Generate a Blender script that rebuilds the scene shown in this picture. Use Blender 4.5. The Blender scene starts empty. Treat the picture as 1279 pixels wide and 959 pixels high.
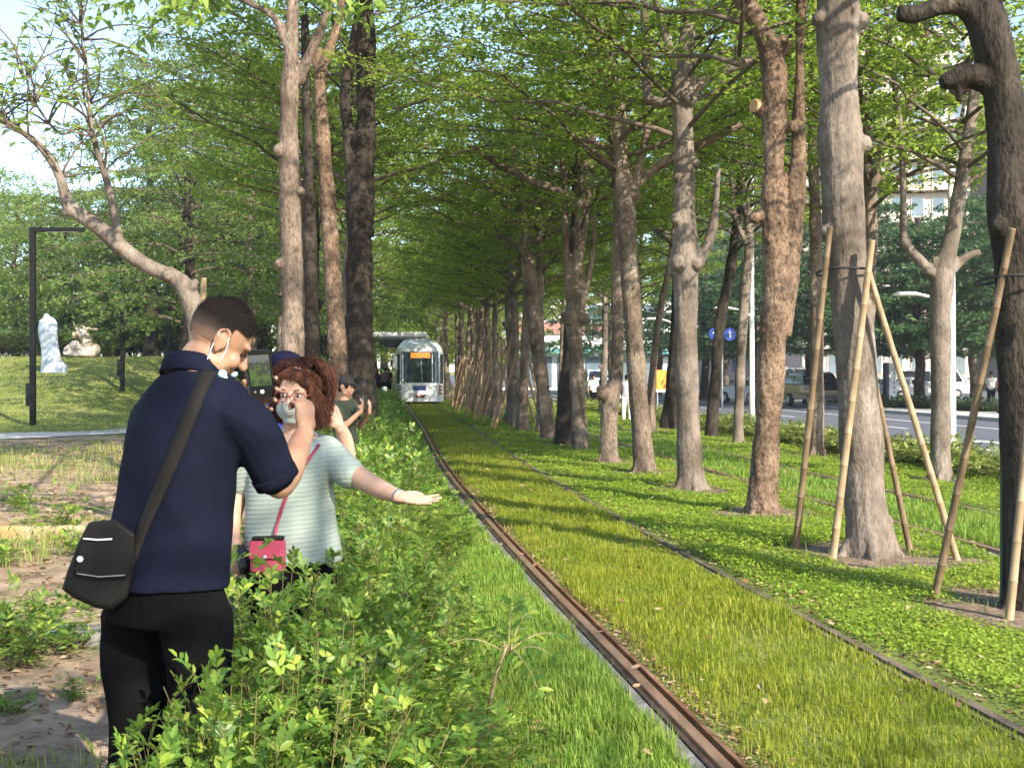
import bpy, math, random
import numpy as np
from mathutils import Vector, Matrix

F, H, CX, HY = 1500.0, 1.6, 639.5, 468.0     # focal length in photo pixels, eye height, principal column, horizon row
SC = bpy.context.scene
COL = SC.collection
rad = math.radians

def W(px, py, Y):
    return np.array([(px - CX) * Y / F, Y, H - (py - HY) * Y / F])

_cy = np.arange(-20, 260, 0.25)
_cc = np.interp(_cy, [-20, 0, 3, 4.9, 6.7, 9.2, 12, 16.9, 20, 24.7, 35.8, 58.5, 260],
                [1.2, .40, .285, .214, .155, .064, -.01, -.10, -.12, -.095, .01, .05, .05])
_k = np.exp(-np.linspace(-2, 2, 13) ** 2); _k /= _k.sum()
_cc = np.convolve(np.pad(_cc, 6, mode='edge'), _k, mode='valid')
def cof(Y): return np.interp(Y, _cy, _cc)
def tx(v, Y): return v - .107 * np.asarray(Y, float) + cof(Y)      # lateral track offset -> world X

def sstep(a, b, x):
    t = np.clip((np.asarray(x, float) - a) / (b - a), 0, 1)
    return t * t * (3 - 2 * t)

def zg(X, Y):
    """height of the ground"""
    X = np.asarray(X, float); Y = np.asarray(Y, float)
    v = X + .107 * Y
    z = .10 * sstep(-.55, -1.3, v)
    m = sstep(-10.5, -17, X)
    z = z + m * (2.36 * sstep(33, 60, Y))
    und = np.sin(X * .9 + Y * .55) * np.sin(Y * .35 - X * .4 + 1.3)
    z = z + .035 * und * sstep(-.7, -2.0, v)
    return z - .03 * sstep(9.9, 10.4, v)

# ---------------------------------------------------------------- noise
_rs = np.random.RandomState(5)
_ND = _rs.normal(size=(5, 7, 3)); _NP = _rs.uniform(0, 6.28, (5, 7))
def nz(P, scale, k=0):
    """cheap smooth noise about -1..1 for an (n,3) array"""
    Q = np.asarray(P, float) * scale
    a = np.zeros(len(Q))
    for i in range(7):
        a += np.sin(Q @ _ND[k, i] + _NP[k, i])
    return a / 3.2

# ---------------------------------------------------------------- meshes
def mesh_np(name, V, Fa, m=None, parent=None, smooth=False, link=True):
    """V (n,3); Fa: (m,k) array of equal faces, or list of such arrays"""
    if not isinstance(Fa, list): Fa = [Fa]
    me = bpy.data.meshes.new(name)
    V = np.ascontiguousarray(V, dtype=np.float32)
    me.vertices.add(len(V)); me.vertices.foreach_set('co', V.ravel())
    loops = np.concatenate([f.ravel() for f in Fa]).astype(np.int32)
    tot = np.concatenate([np.full(len(f), f.shape[1], np.int32) for f in Fa])
    st = np.concatenate([[0], np.cumsum(tot)[:-1]]).astype(np.int32)
    me.loops.add(len(loops)); me.loops.foreach_set('vertex_index', loops)
    me.polygons.add(len(tot)); me.polygons.foreach_set('loop_start', st)
    me.update(calc_edges=True); me.validate()
    if smooth: me.polygons.foreach_set('use_smooth', np.ones(len(me.polygons), bool))
    if m: me.materials.append(m)
    o = bpy.data.objects.new(name, me)
    if link: COL.objects.link(o)
    if parent is not None: o.parent = parent
    return o

class MB:
    """collects primitives into one mesh"""
    def __init__(s): s.V = []; s.F = []; s.n = 0
    def add(s, V, F):
        V = np.asarray(V, float).reshape(-1, 3)
        s.V.append(V)
        for f in F: s.F.append([i + s.n for i in f])
        s.n += len(V); return s
    def box(s, c, d, rz=0.0, bev=0.0):
        x, y, z = d[0] / 2, d[1] / 2, d[2] / 2
        if bev <= 0:
            V = np.array([[sx * x, sy * y, sz * z] for sz in (-1, 1) for sy in (-1, 1) for sx in (-1, 1)])
            Fs = [[0, 2, 3, 1], [4, 5, 7, 6], [0, 1, 5, 4], [2, 6, 7, 3], [0, 4, 6, 2], [1, 3, 7, 5]]
        else:
            b = min(bev, x * .9, y * .9, z * .9)
            prof = [(-z, -b), (-z + b, 0), (z - b, 0), (z, -b)]
            V = []
            for zz, off in prof:
                X, Yy = x + off, y + off
                for a, bb in ((-X + b, -Yy), (X - b, -Yy), (X, -Yy + b), (X, Yy - b), (X - b, Yy), (-X + b, Yy), (-X, Yy - b), (-X, -Yy + b)):
                    V.append([a, bb, zz])
            V = np.array(V); Fs = [list(range(7, -1, -1)), [24 + i for i in range(8)]]
            for k in range(3):
                for i in range(8):
                    j = (i + 1) % 8
                    Fs.append([k * 8 + i, k * 8 + j, k * 8 + 8 + j, k * 8 + 8 + i])
        ca, sa = math.cos(rz), math.sin(rz)
        V = V @ np.array([[ca, sa, 0], [-sa, ca, 0], [0, 0, 1]]) + np.asarray(c, float)
        return s.add(V, Fs)
    def tube(s, P, r, n=10, caps=True, flat=None, up=None):
        V, Fs = tube(P, r, n, caps, flat, up); return s.add(V, Fs)
    def ball(s, c, r, n=12, R=None):
        r = np.broadcast_to(np.asarray(r, float), (3,))
        V = [[0, 0, -1]]; m = max(4, n // 2)
        for i in range(1, m):
            a = math.pi * i / m - math.pi / 2
            for j in range(n):
                b = 2 * math.pi * j / n
                V.append([math.cos(a) * math.cos(b), math.cos(a) * math.sin(b), math.sin(a)])
        V.append([0, 0, 1]); V = np.array(V) * r
        if R is not None: V = V @ np.asarray(R).T
        Fs = []
        for j in range(n):
            k = (j + 1) % n
            Fs.append([0, 1 + k, 1 + j])
            for i in range(m - 2):
                Fs.append([1 + i * n + j, 1 + i * n + k, 1 + (i + 1) * n + k, 1 + (i + 1) * n + j])
            Fs.append([1 + (m - 2) * n + j, 1 + (m - 2) * n + k, len(V) - 1])
        return s.add(V + np.asarray(c, float), Fs)
    def build(s, name, m=None, parent=None, smooth=False):
        me = bpy.data.meshes.new(name)
        me.from_pydata(np.concatenate(s.V).tolist(), [], s.F)
        me.validate(); me.update()
        if smooth: me.polygons.foreach_set('use_smooth', np.ones(len(me.polygons), bool))
        if m: me.materials.append(m)
        o = bpy.data.objects.new(name, me); COL.objects.link(o)
        if parent is not None: o.parent = parent
        return o

def tube(P, r, n=10, caps=True, flat=None, up=None):
    P = np.asarray(P, float); r = np.broadcast_to(np.asarray(r, float), (len(P),))
    T = np.gradient(P, axis=0); T /= np.linalg.norm(T, axis=1)[:, None] + 1e-12
    ref = np.array(up if up is not None else ([1., 0, 0] if abs(T[0][0]) < .8 else [0, 1., 0]), float)
    ang = np.linspace(0, 2 * math.pi, n, endpoint=False)
    V = []; N = ref
    fl = flat if flat is not None else 1.0
    for i in range(len(P)):
        N = (ref if up is not None else N); N = N - T[i] * (N @ T[i])
        N = N / (np.linalg.norm(N) + 1e-12); B = np.cross(T[i], N)
        V.append(P[i] + r[i] * (np.cos(ang)[:, None] * N + fl * np.sin(ang)[:, None] * B))
    V = np.concatenate(V); Fs = []
    for i in range(len(P) - 1):
        for j in range(n):
            k = (j + 1) % n
            Fs.append([i * n + j, i * n + k, (i + 1) * n + k, (i + 1) * n + j])
    if caps:
        Fs.append(list(range(n - 1, -1, -1))); Fs.append([(len(P) - 1) * n + j for j in range(n)])
    return V, Fs

def spline(P, step, extra=None):
    """Catmull-Rom through the rows of P (any number of columns), about `step` apart"""
    P = np.asarray(P, float)
    Q = np.vstack([2 * P[0] - P[1], P, 2 * P[-1] - P[-2]])
    out = []
    for i in range(1, len(Q) - 2):
        n = max(1, int(np.linalg.norm(Q[i + 1][:3] - Q[i][:3]) / step))
        for k in range(n):
            t = k / n
            out.append(.5 * ((2 * Q[i]) + (-Q[i - 1] + Q[i + 1]) * t + (2 * Q[i - 1] - 5 * Q[i] + 4 * Q[i + 1] - Q[i + 2]) * t * t
                             + (-Q[i - 1] + 3 * Q[i] - 3 * Q[i + 1] + Q[i + 2]) * t ** 3))
    out.append(P[-1])
    return np.array(out)

def fuse(mb, name, voxel, m, parent=None, disp=None, smooth_it=0, dec=None):
    """voxel-union of everything in mb into one closed smooth surface"""
    o = mb.build(name + '_raw', None)
    md = o.modifiers.new('r', 'REMESH'); md.mode = 'VOXEL'; md.voxel_size = voxel; md.use_smooth_shade = True
    if smooth_it:
        s = o.modifiers.new('s', 'SMOOTH'); s.factor = .5; s.iterations = smooth_it
    if dec:
        d = o.modifiers.new('d', 'DECIMATE'); d.ratio = dec
    dg = bpy.context.evaluated_depsgraph_get(); dg.update()
    me = bpy.data.meshes.new_from_object(o.evaluated_get(dg))
    bpy.data.objects.remove(o, do_unlink=True)
    me.name = name
    if disp is not None:
        n = len(me.vertices)
        co = np.empty(n * 3, np.float32); me.vertices.foreach_get('co', co); co = co.reshape(-1, 3).astype(float)
        no = np.empty(n * 3, np.float32); me.vertices.foreach_get('normal', no); no = no.reshape(-1, 3)
        me.vertices.foreach_set('co', (co + no * disp(co)[:, None]).astype(np.float32).ravel())
    me.polygons.foreach_set('use_smooth', np.ones(len(me.polygons), bool))
    me.update()
    me.materials.clear()
    if m: me.materials.append(m)
    r = bpy.data.objects.new(name, me); COL.objects.link(r)
    if parent is not None: r.parent = parent
    return r

def move_origin(o, p):
    """put a mesh object's origin at p without moving its geometry"""
    o.data.transform(Matrix.Translation(-Vector(p))); o.location = Vector(p)

def tag(o, label=None, cat=None, group=None, kind=None):
    if label: o['label'] = label
    if cat: o['category'] = cat
    if group: o['group'] = group
    if kind: o['kind'] = kind
    return o

def empty(name, loc=(0, 0, 0), label=None, cat=None, group=None, rz=0.0):
    o = bpy.data.objects.new(name, None); o.location = loc; o.rotation_euler = (0, 0, rz)
    o.empty_display_size = .2; COL.objects.link(o)
    return tag(o, label, cat, group)

def adopt(root, *parts):
    """parent parts that were modelled in world coordinates to an unrotated root"""
    bpy.context.view_layer.update()
    for p in parts:
        p.parent = root; p.matrix_parent_inverse = Matrix.Translation(-root.location)

def copy_tree(o, parent=None):
    c = o.copy(); COL.objects.link(c); c.parent = parent
    for ch in list(o.children): copy_tree(ch, c)
    return c

# ---------------------------------------------------------------- materials
def nodes(name):
    m = bpy.data.materials.new(name); m.use_nodes = True
    nt = m.node_tree; b = nt.nodes['Principled BSDF']
    return m, nt, b

def ramp(nt, cols, pos=None):
    r = nt.nodes.new('ShaderNodeValToRGB'); e = r.color_ramp.elements
    n = len(cols); pos = pos or [i / (n - 1) for i in range(n)]
    while len(e) < n: e.new(.5)
    for i in range(n):
        e[i].position = pos[i]; e[i].color = (*cols[i], 1)
    return r

def noise_mat(name, cols, scale=5, stretch=(1, 1, 1), rough=.8, bump=.3, bscale=None, pos=None, detail=6, dist=.02, spec=.3, metal=0.0, coat=0.0):
    m, nt, b = nodes(name); L = nt.links
    tc = nt.nodes.new('ShaderNodeTexCoord'); mp = nt.nodes.new('ShaderNodeMapping'); mp.inputs['Scale'].default_value = stretch
    L.new(tc.outputs['Object'], mp.inputs['Vector'])
    n = nt.nodes.new('ShaderNodeTexNoise'); n.inputs['Scale'].default_value = scale; n.inputs['Detail'].default_value = detail
    n.inputs['Roughness'].default_value = .62
    L.new(mp.outputs[0], n.inputs['Vector'])
    r = ramp(nt, cols, pos or ([.3, .7] if len(cols) == 2 else [.28 + .44 * i / (len(cols) - 1) for i in range(len(cols))]))
    L.new(n.outputs[0], r.inputs[0]); L.new(r.outputs[0], b.inputs['Base Color'])
    b.inputs['Roughness'].default_value = rough; b.inputs['Specular IOR Level'].default_value = spec; b.inputs['Metallic'].default_value = metal
    b.inputs['Coat Weight'].default_value = coat
    if bump:
        n2 = nt.nodes.new('ShaderNodeTexNoise'); n2.inputs['Scale'].default_value = bscale or scale * 3; n2.inputs['Detail'].default_value = 5
        L.new(mp.outputs[0], n2.inputs['Vector'])
        bp = nt.nodes.new('ShaderNodeBump'); bp.inputs['Strength'].default_value = bump; bp.inputs['Distance'].default_value = dist
        L.new(n2.outputs[0], bp.inputs['Height']); L.new(bp.outputs[0], b.inputs['Normal'])
    return m

def plain(name, col, rough=.5, spec=.4, metal=0.0, emit=None, coat=0.0):
    c2 = tuple(min(1, x * 1.18 + .003) for x in col); c1 = tuple(x * .86 for x in col)
    m = noise_mat(name, [c1, c2], scale=14, rough=rough, bump=.05, spec=spec, metal=metal, coat=coat, dist=.004)
    if emit:
        b = m.node_tree.nodes['Principled BSDF']
        b.inputs['Emission Color'].default_value = (*emit[0], 1); b.inputs['Emission Strength'].default_value = emit[1]
    return m

def leaf_mat(name, cols, trans, tf=.35, rough=.55, spec=.25, objvar=.25, patch=None):
    """one hue per leaf, an offset per plant, light through the blade"""
    m, nt, b = nodes(name); L = nt.links
    g = nt.nodes.new('ShaderNodeNewGeometry')
    r = ramp(nt, cols); L.new(g.outputs['Random Per Island'], r.inputs[0])
    oi = nt.nodes.new('ShaderNodeObjectInfo')
    hs = nt.nodes.new('ShaderNodeHueSaturation')
    mr = nt.nodes.new('ShaderNodeMapRange'); mr.inputs['To Min'].default_value = 1 - objvar; mr.inputs['To Max'].default_value = 1 + objvar
    L.new(oi.outputs['Random'], mr.inputs['Value']); L.new(mr.outputs[0], hs.inputs['Value'])
    src = r.outputs[0]
    if patch:                                        # drifts of another growth: (colour, scale, amount)
        n = nt.nodes.new('ShaderNodeTexNoise'); n.inputs['Scale'].default_value = patch[1]; n.inputs['Detail'].default_value = 4
        L.new(g.outputs['Position'], n.inputs['Vector'])
        pr = nt.nodes.new('ShaderNodeMapRange'); pr.inputs[1].default_value = .46; pr.inputs[2].default_value = .62; pr.inputs[4].default_value = patch[2]
        L.new(n.outputs[0], pr.inputs[0]); pm = nt.nodes.new('ShaderNodeMix'); pm.data_type = 'RGBA'
        L.new(pr.outputs[0], pm.inputs[0]); L.new(src, pm.inputs[6]); pm.inputs[7].default_value = (*patch[0], 1); src = pm.outputs[2]
    L.new(src, hs.inputs['Color']); L.new(hs.outputs[0], b.inputs['Base Color'])
    b.inputs['Roughness'].default_value = rough; b.inputs['Specular IOR Level'].default_value = spec
    t = nt.nodes.new('ShaderNodeBsdfTranslucent')
    mx = nt.nodes.new('ShaderNodeMix'); mx.data_type = 'RGBA'; mx.inputs[0].default_value = .6
    mx.inputs[7].default_value = (*trans, 1); L.new(hs.outputs[0], mx.inputs[6]); L.new(mx.outputs[2], t.inputs['Color'])
    ms = nt.nodes.new('ShaderNodeMixShader'); ms.inputs[0].default_value = tf
    out = nt.nodes['Material Output']
    L.new(b.outputs[0], ms.inputs[1]); L.new(t.outputs[0], ms.inputs[2]); L.new(ms.outputs[0], out.inputs['Surface'])
    return m

def bark_mat(name, cols, pale, scale=7, zs=.35, bump=.5, pit=.75, palepos=(.58, .7), fine=42):
    m, nt, b = nodes(name); L = nt.links
    tc = nt.nodes.new('ShaderNodeTexCoord'); mp = nt.nodes.new('ShaderNodeMapping'); mp.inputs['Scale'].default_value = (1, 1, zs)
    L.new(tc.outputs['Object'], mp.inputs['Vector'])
    oi = nt.nodes.new('ShaderNodeObjectInfo'); va = nt.nodes.new('ShaderNodeVectorMath'); va.operation = 'ADD'
    cb = nt.nodes.new('ShaderNodeVectorMath'); cb.operation = 'SCALE'; cb.inputs['Scale'].default_value = 37
    cx = nt.nodes.new('ShaderNodeCombineXYZ'); L.new(oi.outputs['Random'], cx.inputs[0]); L.new(oi.outputs['Random'], cx.inputs[2])
    L.new(cx.outputs[0], cb.inputs[0]); L.new(mp.outputs[0], va.inputs[0]); L.new(cb.outputs[0], va.inputs[1])
    def noi(s, d=6, ro=.65):
        n = nt.nodes.new('ShaderNodeTexNoise'); n.inputs['Scale'].default_value = s; n.inputs['Detail'].default_value = d
        n.inputs['Roughness'].default_value = ro; L.new(va.outputs[0], n.inputs['Vector']); return n
    n = noi(scale); r = ramp(nt, cols, [.26 + .48 * i / (len(cols) - 1) for i in range(len(cols))]); L.new(n.outputs[0], r.inputs[0])
    n2 = noi(scale * .45, 5); r2 = ramp(nt, [(0, 0, 0), (1, 1, 1)], list(palepos)); L.new(n2.outputs[0], r2.inputs[0])
    mx = nt.nodes.new('ShaderNodeMix'); mx.data_type = 'RGBA'; L.new(r2.outputs[0], mx.inputs[0]); L.new(r.outputs[0], mx.inputs[6]); mx.inputs[7].default_value = (*pale, 1)
    # dark pits and lenticels
    n3 = noi(fine, 3, .6); r3 = ramp(nt, [(.35, .33, .30), (1, 1, 1)], [.36, .52]); L.new(n3.outputs[0], r3.inputs[0])
    mm = nt.nodes.new('ShaderNodeMix'); mm.data_type = 'RGBA'; mm.blend_type = 'MULTIPLY'; mm.inputs[0].default_value = pit
    L.new(mx.outputs[2], mm.inputs[6]); L.new(r3.outputs[0], mm.inputs[7])
    n4 = nt.nodes.new('ShaderNodeTexNoise'); n4.inputs['Scale'].default_value = 1.7; n4.inputs['Detail'].default_value = 3; L.new(tc.outputs['Object'], n4.inputs['Vector'])
    r4 = ramp(nt, [(.62, .60, .58), (1.12, 1.12, 1.14)], [.36, .62]); L.new(n4.outputs[0], r4.inputs[0])
    m4 = nt.nodes.new('ShaderNodeMix'); m4.data_type = 'RGBA'; m4.blend_type = 'MULTIPLY'; m4.inputs[0].default_value = 1.0
    L.new(mm.outputs[2], m4.inputs[6]); L.new(r4.outputs[0], m4.inputs[7])
    L.new(m4.outputs[2], b.inputs['Base Color'])
    b.inputs['Roughness'].default_value = .9; b.inputs['Specular IOR Level'].default_value = .15
    ad = nt.nodes.new('ShaderNodeMath'); ad.operation = 'ADD'; L.new(n.outputs[0], ad.inputs[0]); L.new(n3.outputs[0], ad.inputs[1])
    bp = nt.nodes.new('ShaderNodeBump'); bp.inputs['Strength'].default_value = bump; bp.inputs['Distance'].default_value = .03
    L.new(ad.outputs[0], bp.inputs['Height']); L.new(bp.outputs[0], b.inputs['Normal'])
    return m

# ---------------------------------------------------------------- leaves
def leaves_np(P, D, N, L, Wd, fold=.15, curl=0.0):
    """diamond leaves folded at the midrib: 4 vertices, 2 triangles each. P base, D direction, N up"""
    D = D / (np.linalg.norm(D, axis=1)[:, None] + 1e-9)
    S = np.cross(D, N); S /= np.linalg.norm(S, axis=1)[:, None] + 1e-9
    U = np.cross(S, D)
    L = np.broadcast_to(L, (len(P),))[:, None]; Wd = np.broadcast_to(Wd, (len(P),))[:, None]
    mid = P + D * L * .55 + U * Wd * fold
    V = np.stack([P, mid - S * Wd * .5, P + D * L - U * L * curl, mid + S * Wd * .5], 1).reshape(-1, 3)
    i = np.arange(len(P))[:, None] * 4
    return V, (i + np.array([[0, 1, 2, 3]]))

def oval_leaves_np(P, D, N, L, Wd, fold=.18, curl=.08):
    """close-up leaves: 7 vertices, pointed oval with a folded midrib and a drooping tip"""
    n = len(P)
    D = D / (np.linalg.norm(D, axis=1)[:, None] + 1e-9)
    S = np.cross(D, N); S /= np.linalg.norm(S, axis=1)[:, None] + 1e-9
    U = np.cross(S, D)
    L = np.broadcast_to(L, (n,))[:, None]; Wd = np.broadcast_to(Wd, (n,))[:, None]
    def pt(t, s, up): return P + D * L * t + S * Wd * s + U * (Wd * up - L * curl * t * t)
    V = np.stack([pt(0, 0, 0), pt(.30, -.42, fold), pt(.68, -.40, fold), pt(1.0, 0, 0), pt(.68, .40, fold), pt(.30, .42, fold), pt(.48, 0, 0)], 1).reshape(-1, 3)
    i = np.arange(n)[:, None] * 7
    Q = np.concatenate([i + np.array([[0, 6, 1, 1]]) * 0 + np.array([[1, 0, 6, 2]]), i + np.array([[2, 6, 3, 3]]) * 0 + np.array([[0, 5, 4, 6]])])
    Tt = np.concatenate([i + np.array([[2, 6, 3]]), i + np.array([[6, 4, 3]])])
    return V, [Q, Tt]
EXPOSURE = 1.34
HAZE = 0.0005
# ================================================================ camera, light, sky
cam = bpy.data.cameras.new('camera'); co_ = bpy.data.objects.new('camera', cam); COL.objects.link(co_)
co_.location = (0, 0, H); co_.rotation_euler = (rad(90), 0, 0)
cam.sensor_width = 36; cam.lens = F / 1279 * 36; cam.shift_y = -11.5 / 1279; cam.clip_start = .1; cam.clip_end = 2000
SC.camera = co_
SUN_DIR = np.array([.54, -.78, .62]); SUN_DIR /= np.linalg.norm(SUN_DIR)
w = bpy.data.worlds.new('World'); SC.world = w; w.use_nodes = True
nt = w.node_tree; bg = nt.nodes['Background']
sk = nt.nodes.new('ShaderNodeTexSky'); sk.sky_type = 'NISHITA'; sk.sun_disc = False
sk.sun_elevation = math.asin(SUN_DIR[2]); sk.sun_rotation = math.atan2(SUN_DIR[0], SUN_DIR[1]); sk.air_density = 1.0; sk.dust_density = .8; sk.ozone_density = 2.0
nt.links.new(sk.outputs[0], bg.inputs[0]); bg.inputs[1].default_value = .15
sl = bpy.data.lights.new('sun', 'SUN'); sl.energy = 4.8; sl.angle = rad(.53); sl.color = (1, .90, .74)
so = bpy.data.objects.new('sun', sl); COL.objects.link(so); so.location = (20, -20, 40)
so.rotation_euler = Vector(SUN_DIR).to_track_quat('Z', 'Y').to_euler()
SC.view_settings.view_transform = 'Standard'; SC.view_settings.look = 'None'; SC.view_settings.exposure = EXPOSURE; SC.view_settings.gamma = 1
SC.render.engine = 'CYCLES'
cy = SC.cycles; cy.use_denoising = True; cy.max_bounces = 6; cy.diffuse_bounces = 4; cy.transmission_bounces = 4; cy.glossy_bounces = 2
cy.transparent_max_bounces = 6; cy.caustics_reflective = False; cy.caustics_refractive = False

# ================================================================ ground
def grid(name, xs, ys, m, zfun=zg, dz=0.0, kind='structure'):
    X, Y = np.meshgrid(xs, ys)
    V = np.stack([X.ravel(), Y.ravel(), zfun(X.ravel(), Y.ravel()) + dz], 1)
    nx, ny = len(xs), len(ys)
    i = (np.arange(ny - 1)[:, None] * nx + np.arange(nx - 1)).ravel()
    o = mesh_np(name, V, np.stack([i, i + 1, i + nx + 1, i + nx], 1), m, smooth=True)
    return tag(o, kind=kind)

def strip(name, v0, v1, ys, dz, m, z1=None, kind='structure', nv=2):
    """sheet that follows the track between two lateral offsets"""
    vs = np.linspace(v0, v1, nv); V = []
    for Y in ys:
        for v in vs:
            X = float(tx(v, Y)); V.append([X, Y, float(zg(X, Y)) + dz])
    V = np.array(V); n = len(ys)
    i = (np.arange(n - 1)[:, None] * nv + np.arange(nv - 1)).ravel()
    return tag(mesh_np(name, V, np.stack([i, i + 1, i + nv + 1, i + nv], 1), m, smooth=True), kind=kind)

def ground_mat():
    m, nt, b = nodes('soil and turf'); L = nt.links
    g = nt.nodes.new('ShaderNodeNewGeometry')
    def noi(s, d=6, ro=.6):
        n = nt.nodes.new('ShaderNodeTexNoise'); n.inputs['Scale'].default_value = s; n.inputs['Detail'].default_value = d
        n.inputs['Roughness'].default_value = ro; L.new(g.outputs['Position'], n.inputs['Vector']); return n
    soil = ramp(nt, [(.13, .092, .06), (.31, .225, .15), (.48, .37, .265)], [.3, .5, .72]); L.new(noi(3.2).outputs[0], soil.inputs[0])
    turf = ramp(nt, [(.08, .11, .025), (.15, .185, .045), (.27, .27, .10)], [.3, .52, .75]); L.new(noi(.8).outputs[0], turf.inputs[0])
    # soil on the left verge, turf elsewhere
    sx = nt.nodes.new('ShaderNodeSeparateXYZ'); L.new(g.outputs['Position'], sx.inputs[0])
    mu = nt.nodes.new('ShaderNodeMath'); mu.operation = 'MULTIPLY_ADD'; L.new(sx.outputs[1], mu.inputs[0]); mu.inputs[1].default_value = .107; L.new(sx.outputs[0], mu.inputs[2])
    n2 = noi(.55, 5)
    ad = nt.nodes.new('ShaderNodeMath'); ad.operation = 'MULTIPLY_ADD'; L.new(n2.outputs[0], ad.inputs[0]); ad.inputs[1].default_value = 1.4; L.new(mu.outputs[0], ad.inputs[2])
    r1 = nt.nodes.new('ShaderNodeMapRange'); r1.inputs[1].default_value = .6; r1.inputs[2].default_value = 1.0; L.new(ad.outputs[0], r1.inputs[0])
    # far turf beyond the path
    mu2 = nt.nodes.new('ShaderNodeMath'); mu2.operation = 'MULTIPLY_ADD'; L.new(n2.outputs[0], mu2.inputs[0]); mu2.inputs[1].default_value = 3.0; L.new(sx.outputs[1], mu2.inputs[2])
    r2 = nt.nodes.new('ShaderNodeMapRange'); r2.inputs[1].default_value = 30.0; r2.inputs[2].default_value = 31.5; L.new(mu2.outputs[0], r2.inputs[0])
    # patches of weeds in the soil
    n3 = noi(.9, 4); r3 = nt.nodes.new('ShaderNodeMapRange'); r3.inputs[1].default_value = .55; r3.inputs[2].default_value = .63; L.new(n3.outputs[0], r3.inputs[0])
    mxa = nt.nodes.new('ShaderNodeMath'); mxa.operation = 'MAXIMUM'; L.new(r1.outputs[0], mxa.inputs[0]); L.new(r2.outputs[0], mxa.inputs[1])
    mxb = nt.nodes.new('ShaderNodeMath'); mxb.operation = 'MAXIMUM'; L.new(mxa.outputs[0], mxb.inputs[0]); L.new(r3.outputs[0], mxb.inputs[1])
    mx = nt.nodes.new('ShaderNodeMix'); mx.data_type = 'RGBA'; L.new(mxb.outputs[0], mx.inputs[0]); L.new(soil.outputs[0], mx.inputs[6]); L.new(turf.outputs[0], mx.inputs[7])
    L.new(mx.outputs[2], b.inputs['Base Color']); b.inputs['Roughness'].default_value = .95; b.inputs['Specular IOR Level'].default_value = .1
    bp = nt.nodes.new('ShaderNodeBump'); bp.inputs['Strength'].default_value = .7; bp.inputs['Distance'].default_value = .05
    L.new(noi(14, 6, .7).outputs[0], bp.inputs['Height']); L.new(bp.outputs[0], b.inputs['Normal'])
    return m
M = {}
M['ground'] = ground_mat()
xs = np.concatenate([np.arange(-160, -24, 4), np.arange(-24, 12, .4), np.arange(12, 60, 3), np.arange(60, 220, 10)])
ys = np.concatenate([np.arange(-25, 2, 3), np.arange(2, 14, .3), np.arange(14, 70, .8), np.arange(70, 420, 10)])
grid('ground', xs, ys, M['ground'])

# ---- road, pavement
M['asphalt'] = noise_mat('asphalt', [(.075, .079, .09), (.115, .12, .135)], scale=1.5, rough=.9, bump=.3, bscale=60, dist=.006)
M['paint'] = noise_mat('worn road paint', [(.55, .55, .53), (.82, .82, .80)], scale=6, rough=.7, bump=.1)
M['kerb'] = noise_mat('kerb concrete', [(.30, .29, .27), (.46, .45, .42)], scale=4, rough=.9, bump=.3)
M['pave'] = noise_mat('pavement concrete', [(.34, .33, .31), (.48, .46, .43)], scale=2, rough=.9, bump=.3)
M['path'] = noise_mat('path concrete', [(.44, .41, .36), (.58, .545, .485)], scale=2, rough=.9, bump=.2)
ysr = np.arange(-20, 260, 4.0)
strip('road', 10.45, 21.2, ysr, .012, M['asphalt'])
for v in (13.1, 18.3): strip('road_marking', v - .07, v + .07, ysr, .017, M['paint'])
for k, y0 in enumerate(np.arange(6, 200, 10)): strip('road_marking', 15.65, 15.79, np.array([y0, y0 + 4.]), .017, M['paint'])
# turn arrow painted on the near lane
ar = np.array([[-.08, 0], [.08, 0], [.08, 1.9], [.35, 1.9], [0, 3.1], [-.35, 1.9], [-.08, 1.9]])
mbA = MB(); mbA.add([[float(tx(14.55 + a, 26.9 + b)), 26.9 + b, float(zg(14, 27)) + .017] for a, b in ar], [[0, 1, 2, 6], [5, 6, 2, 3], [5, 3, 4]])
tag(mbA.build('road_marking', M['paint']), kind='structure')
def kerb(name, v0, v1, z0, h, m):
    mb = MB(); P = []
    for Y in ysr:
        for v, z in ((v0, z0), (v0, h), (v1, h), (v1, z0)):
            X = float(tx(v, Y)); P.append([X, Y, float(zg(X, Y)) + z])
    n = len(ysr)
    mb.add(P, [[i * 4 + j, i * 4 + j + 1, i * 4 + 5 + j, i * 4 + 4 + j] for i in range(n - 1) for j in range(3)])
    return tag(mb.build(name, m), kind='structure')
kerb('kerb', 10.25, 10.45, -.03, .13, M['kerb'])
kerb('kerb', 21.2, 21.45, -.03, .14, M['kerb'])
strip('pavement', 21.45, 27.5, ysr, .13, M['pave'])
strip('car_park', 27.5, 60, ysr, .02, M['asphalt'])
# pale path across the lawn on the left
pp = spline(np.array([[-40, 22.5], [-22, 25.2], [-14, 27.3], [-10.8, 31.2], [-9.6, 36], [-9.2, 44], [-9, 60]], float) @ np.eye(2, 3), 1.0)[:, :2]
tt = np.gradient(pp, axis=0); tt /= np.linalg.norm(tt, axis=1)[:, None]; nn = np.stack([-tt[:, 1], tt[:, 0]], 1)
Vp = []
for s in (-1.05, 1.05):
    q = pp + nn * s; Vp.append(np.column_stack([q, zg(q[:, 0], q[:, 1]) + .02]))
Vp = np.stack(Vp, 1).reshape(-1, 3); i_ = np.arange(len(pp) - 1) * 2
tag(mesh_np('path', Vp, np.stack([i_, i_ + 1, i_ + 3, i_ + 2], 1), M['path'], smooth=True), kind='structure')

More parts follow.
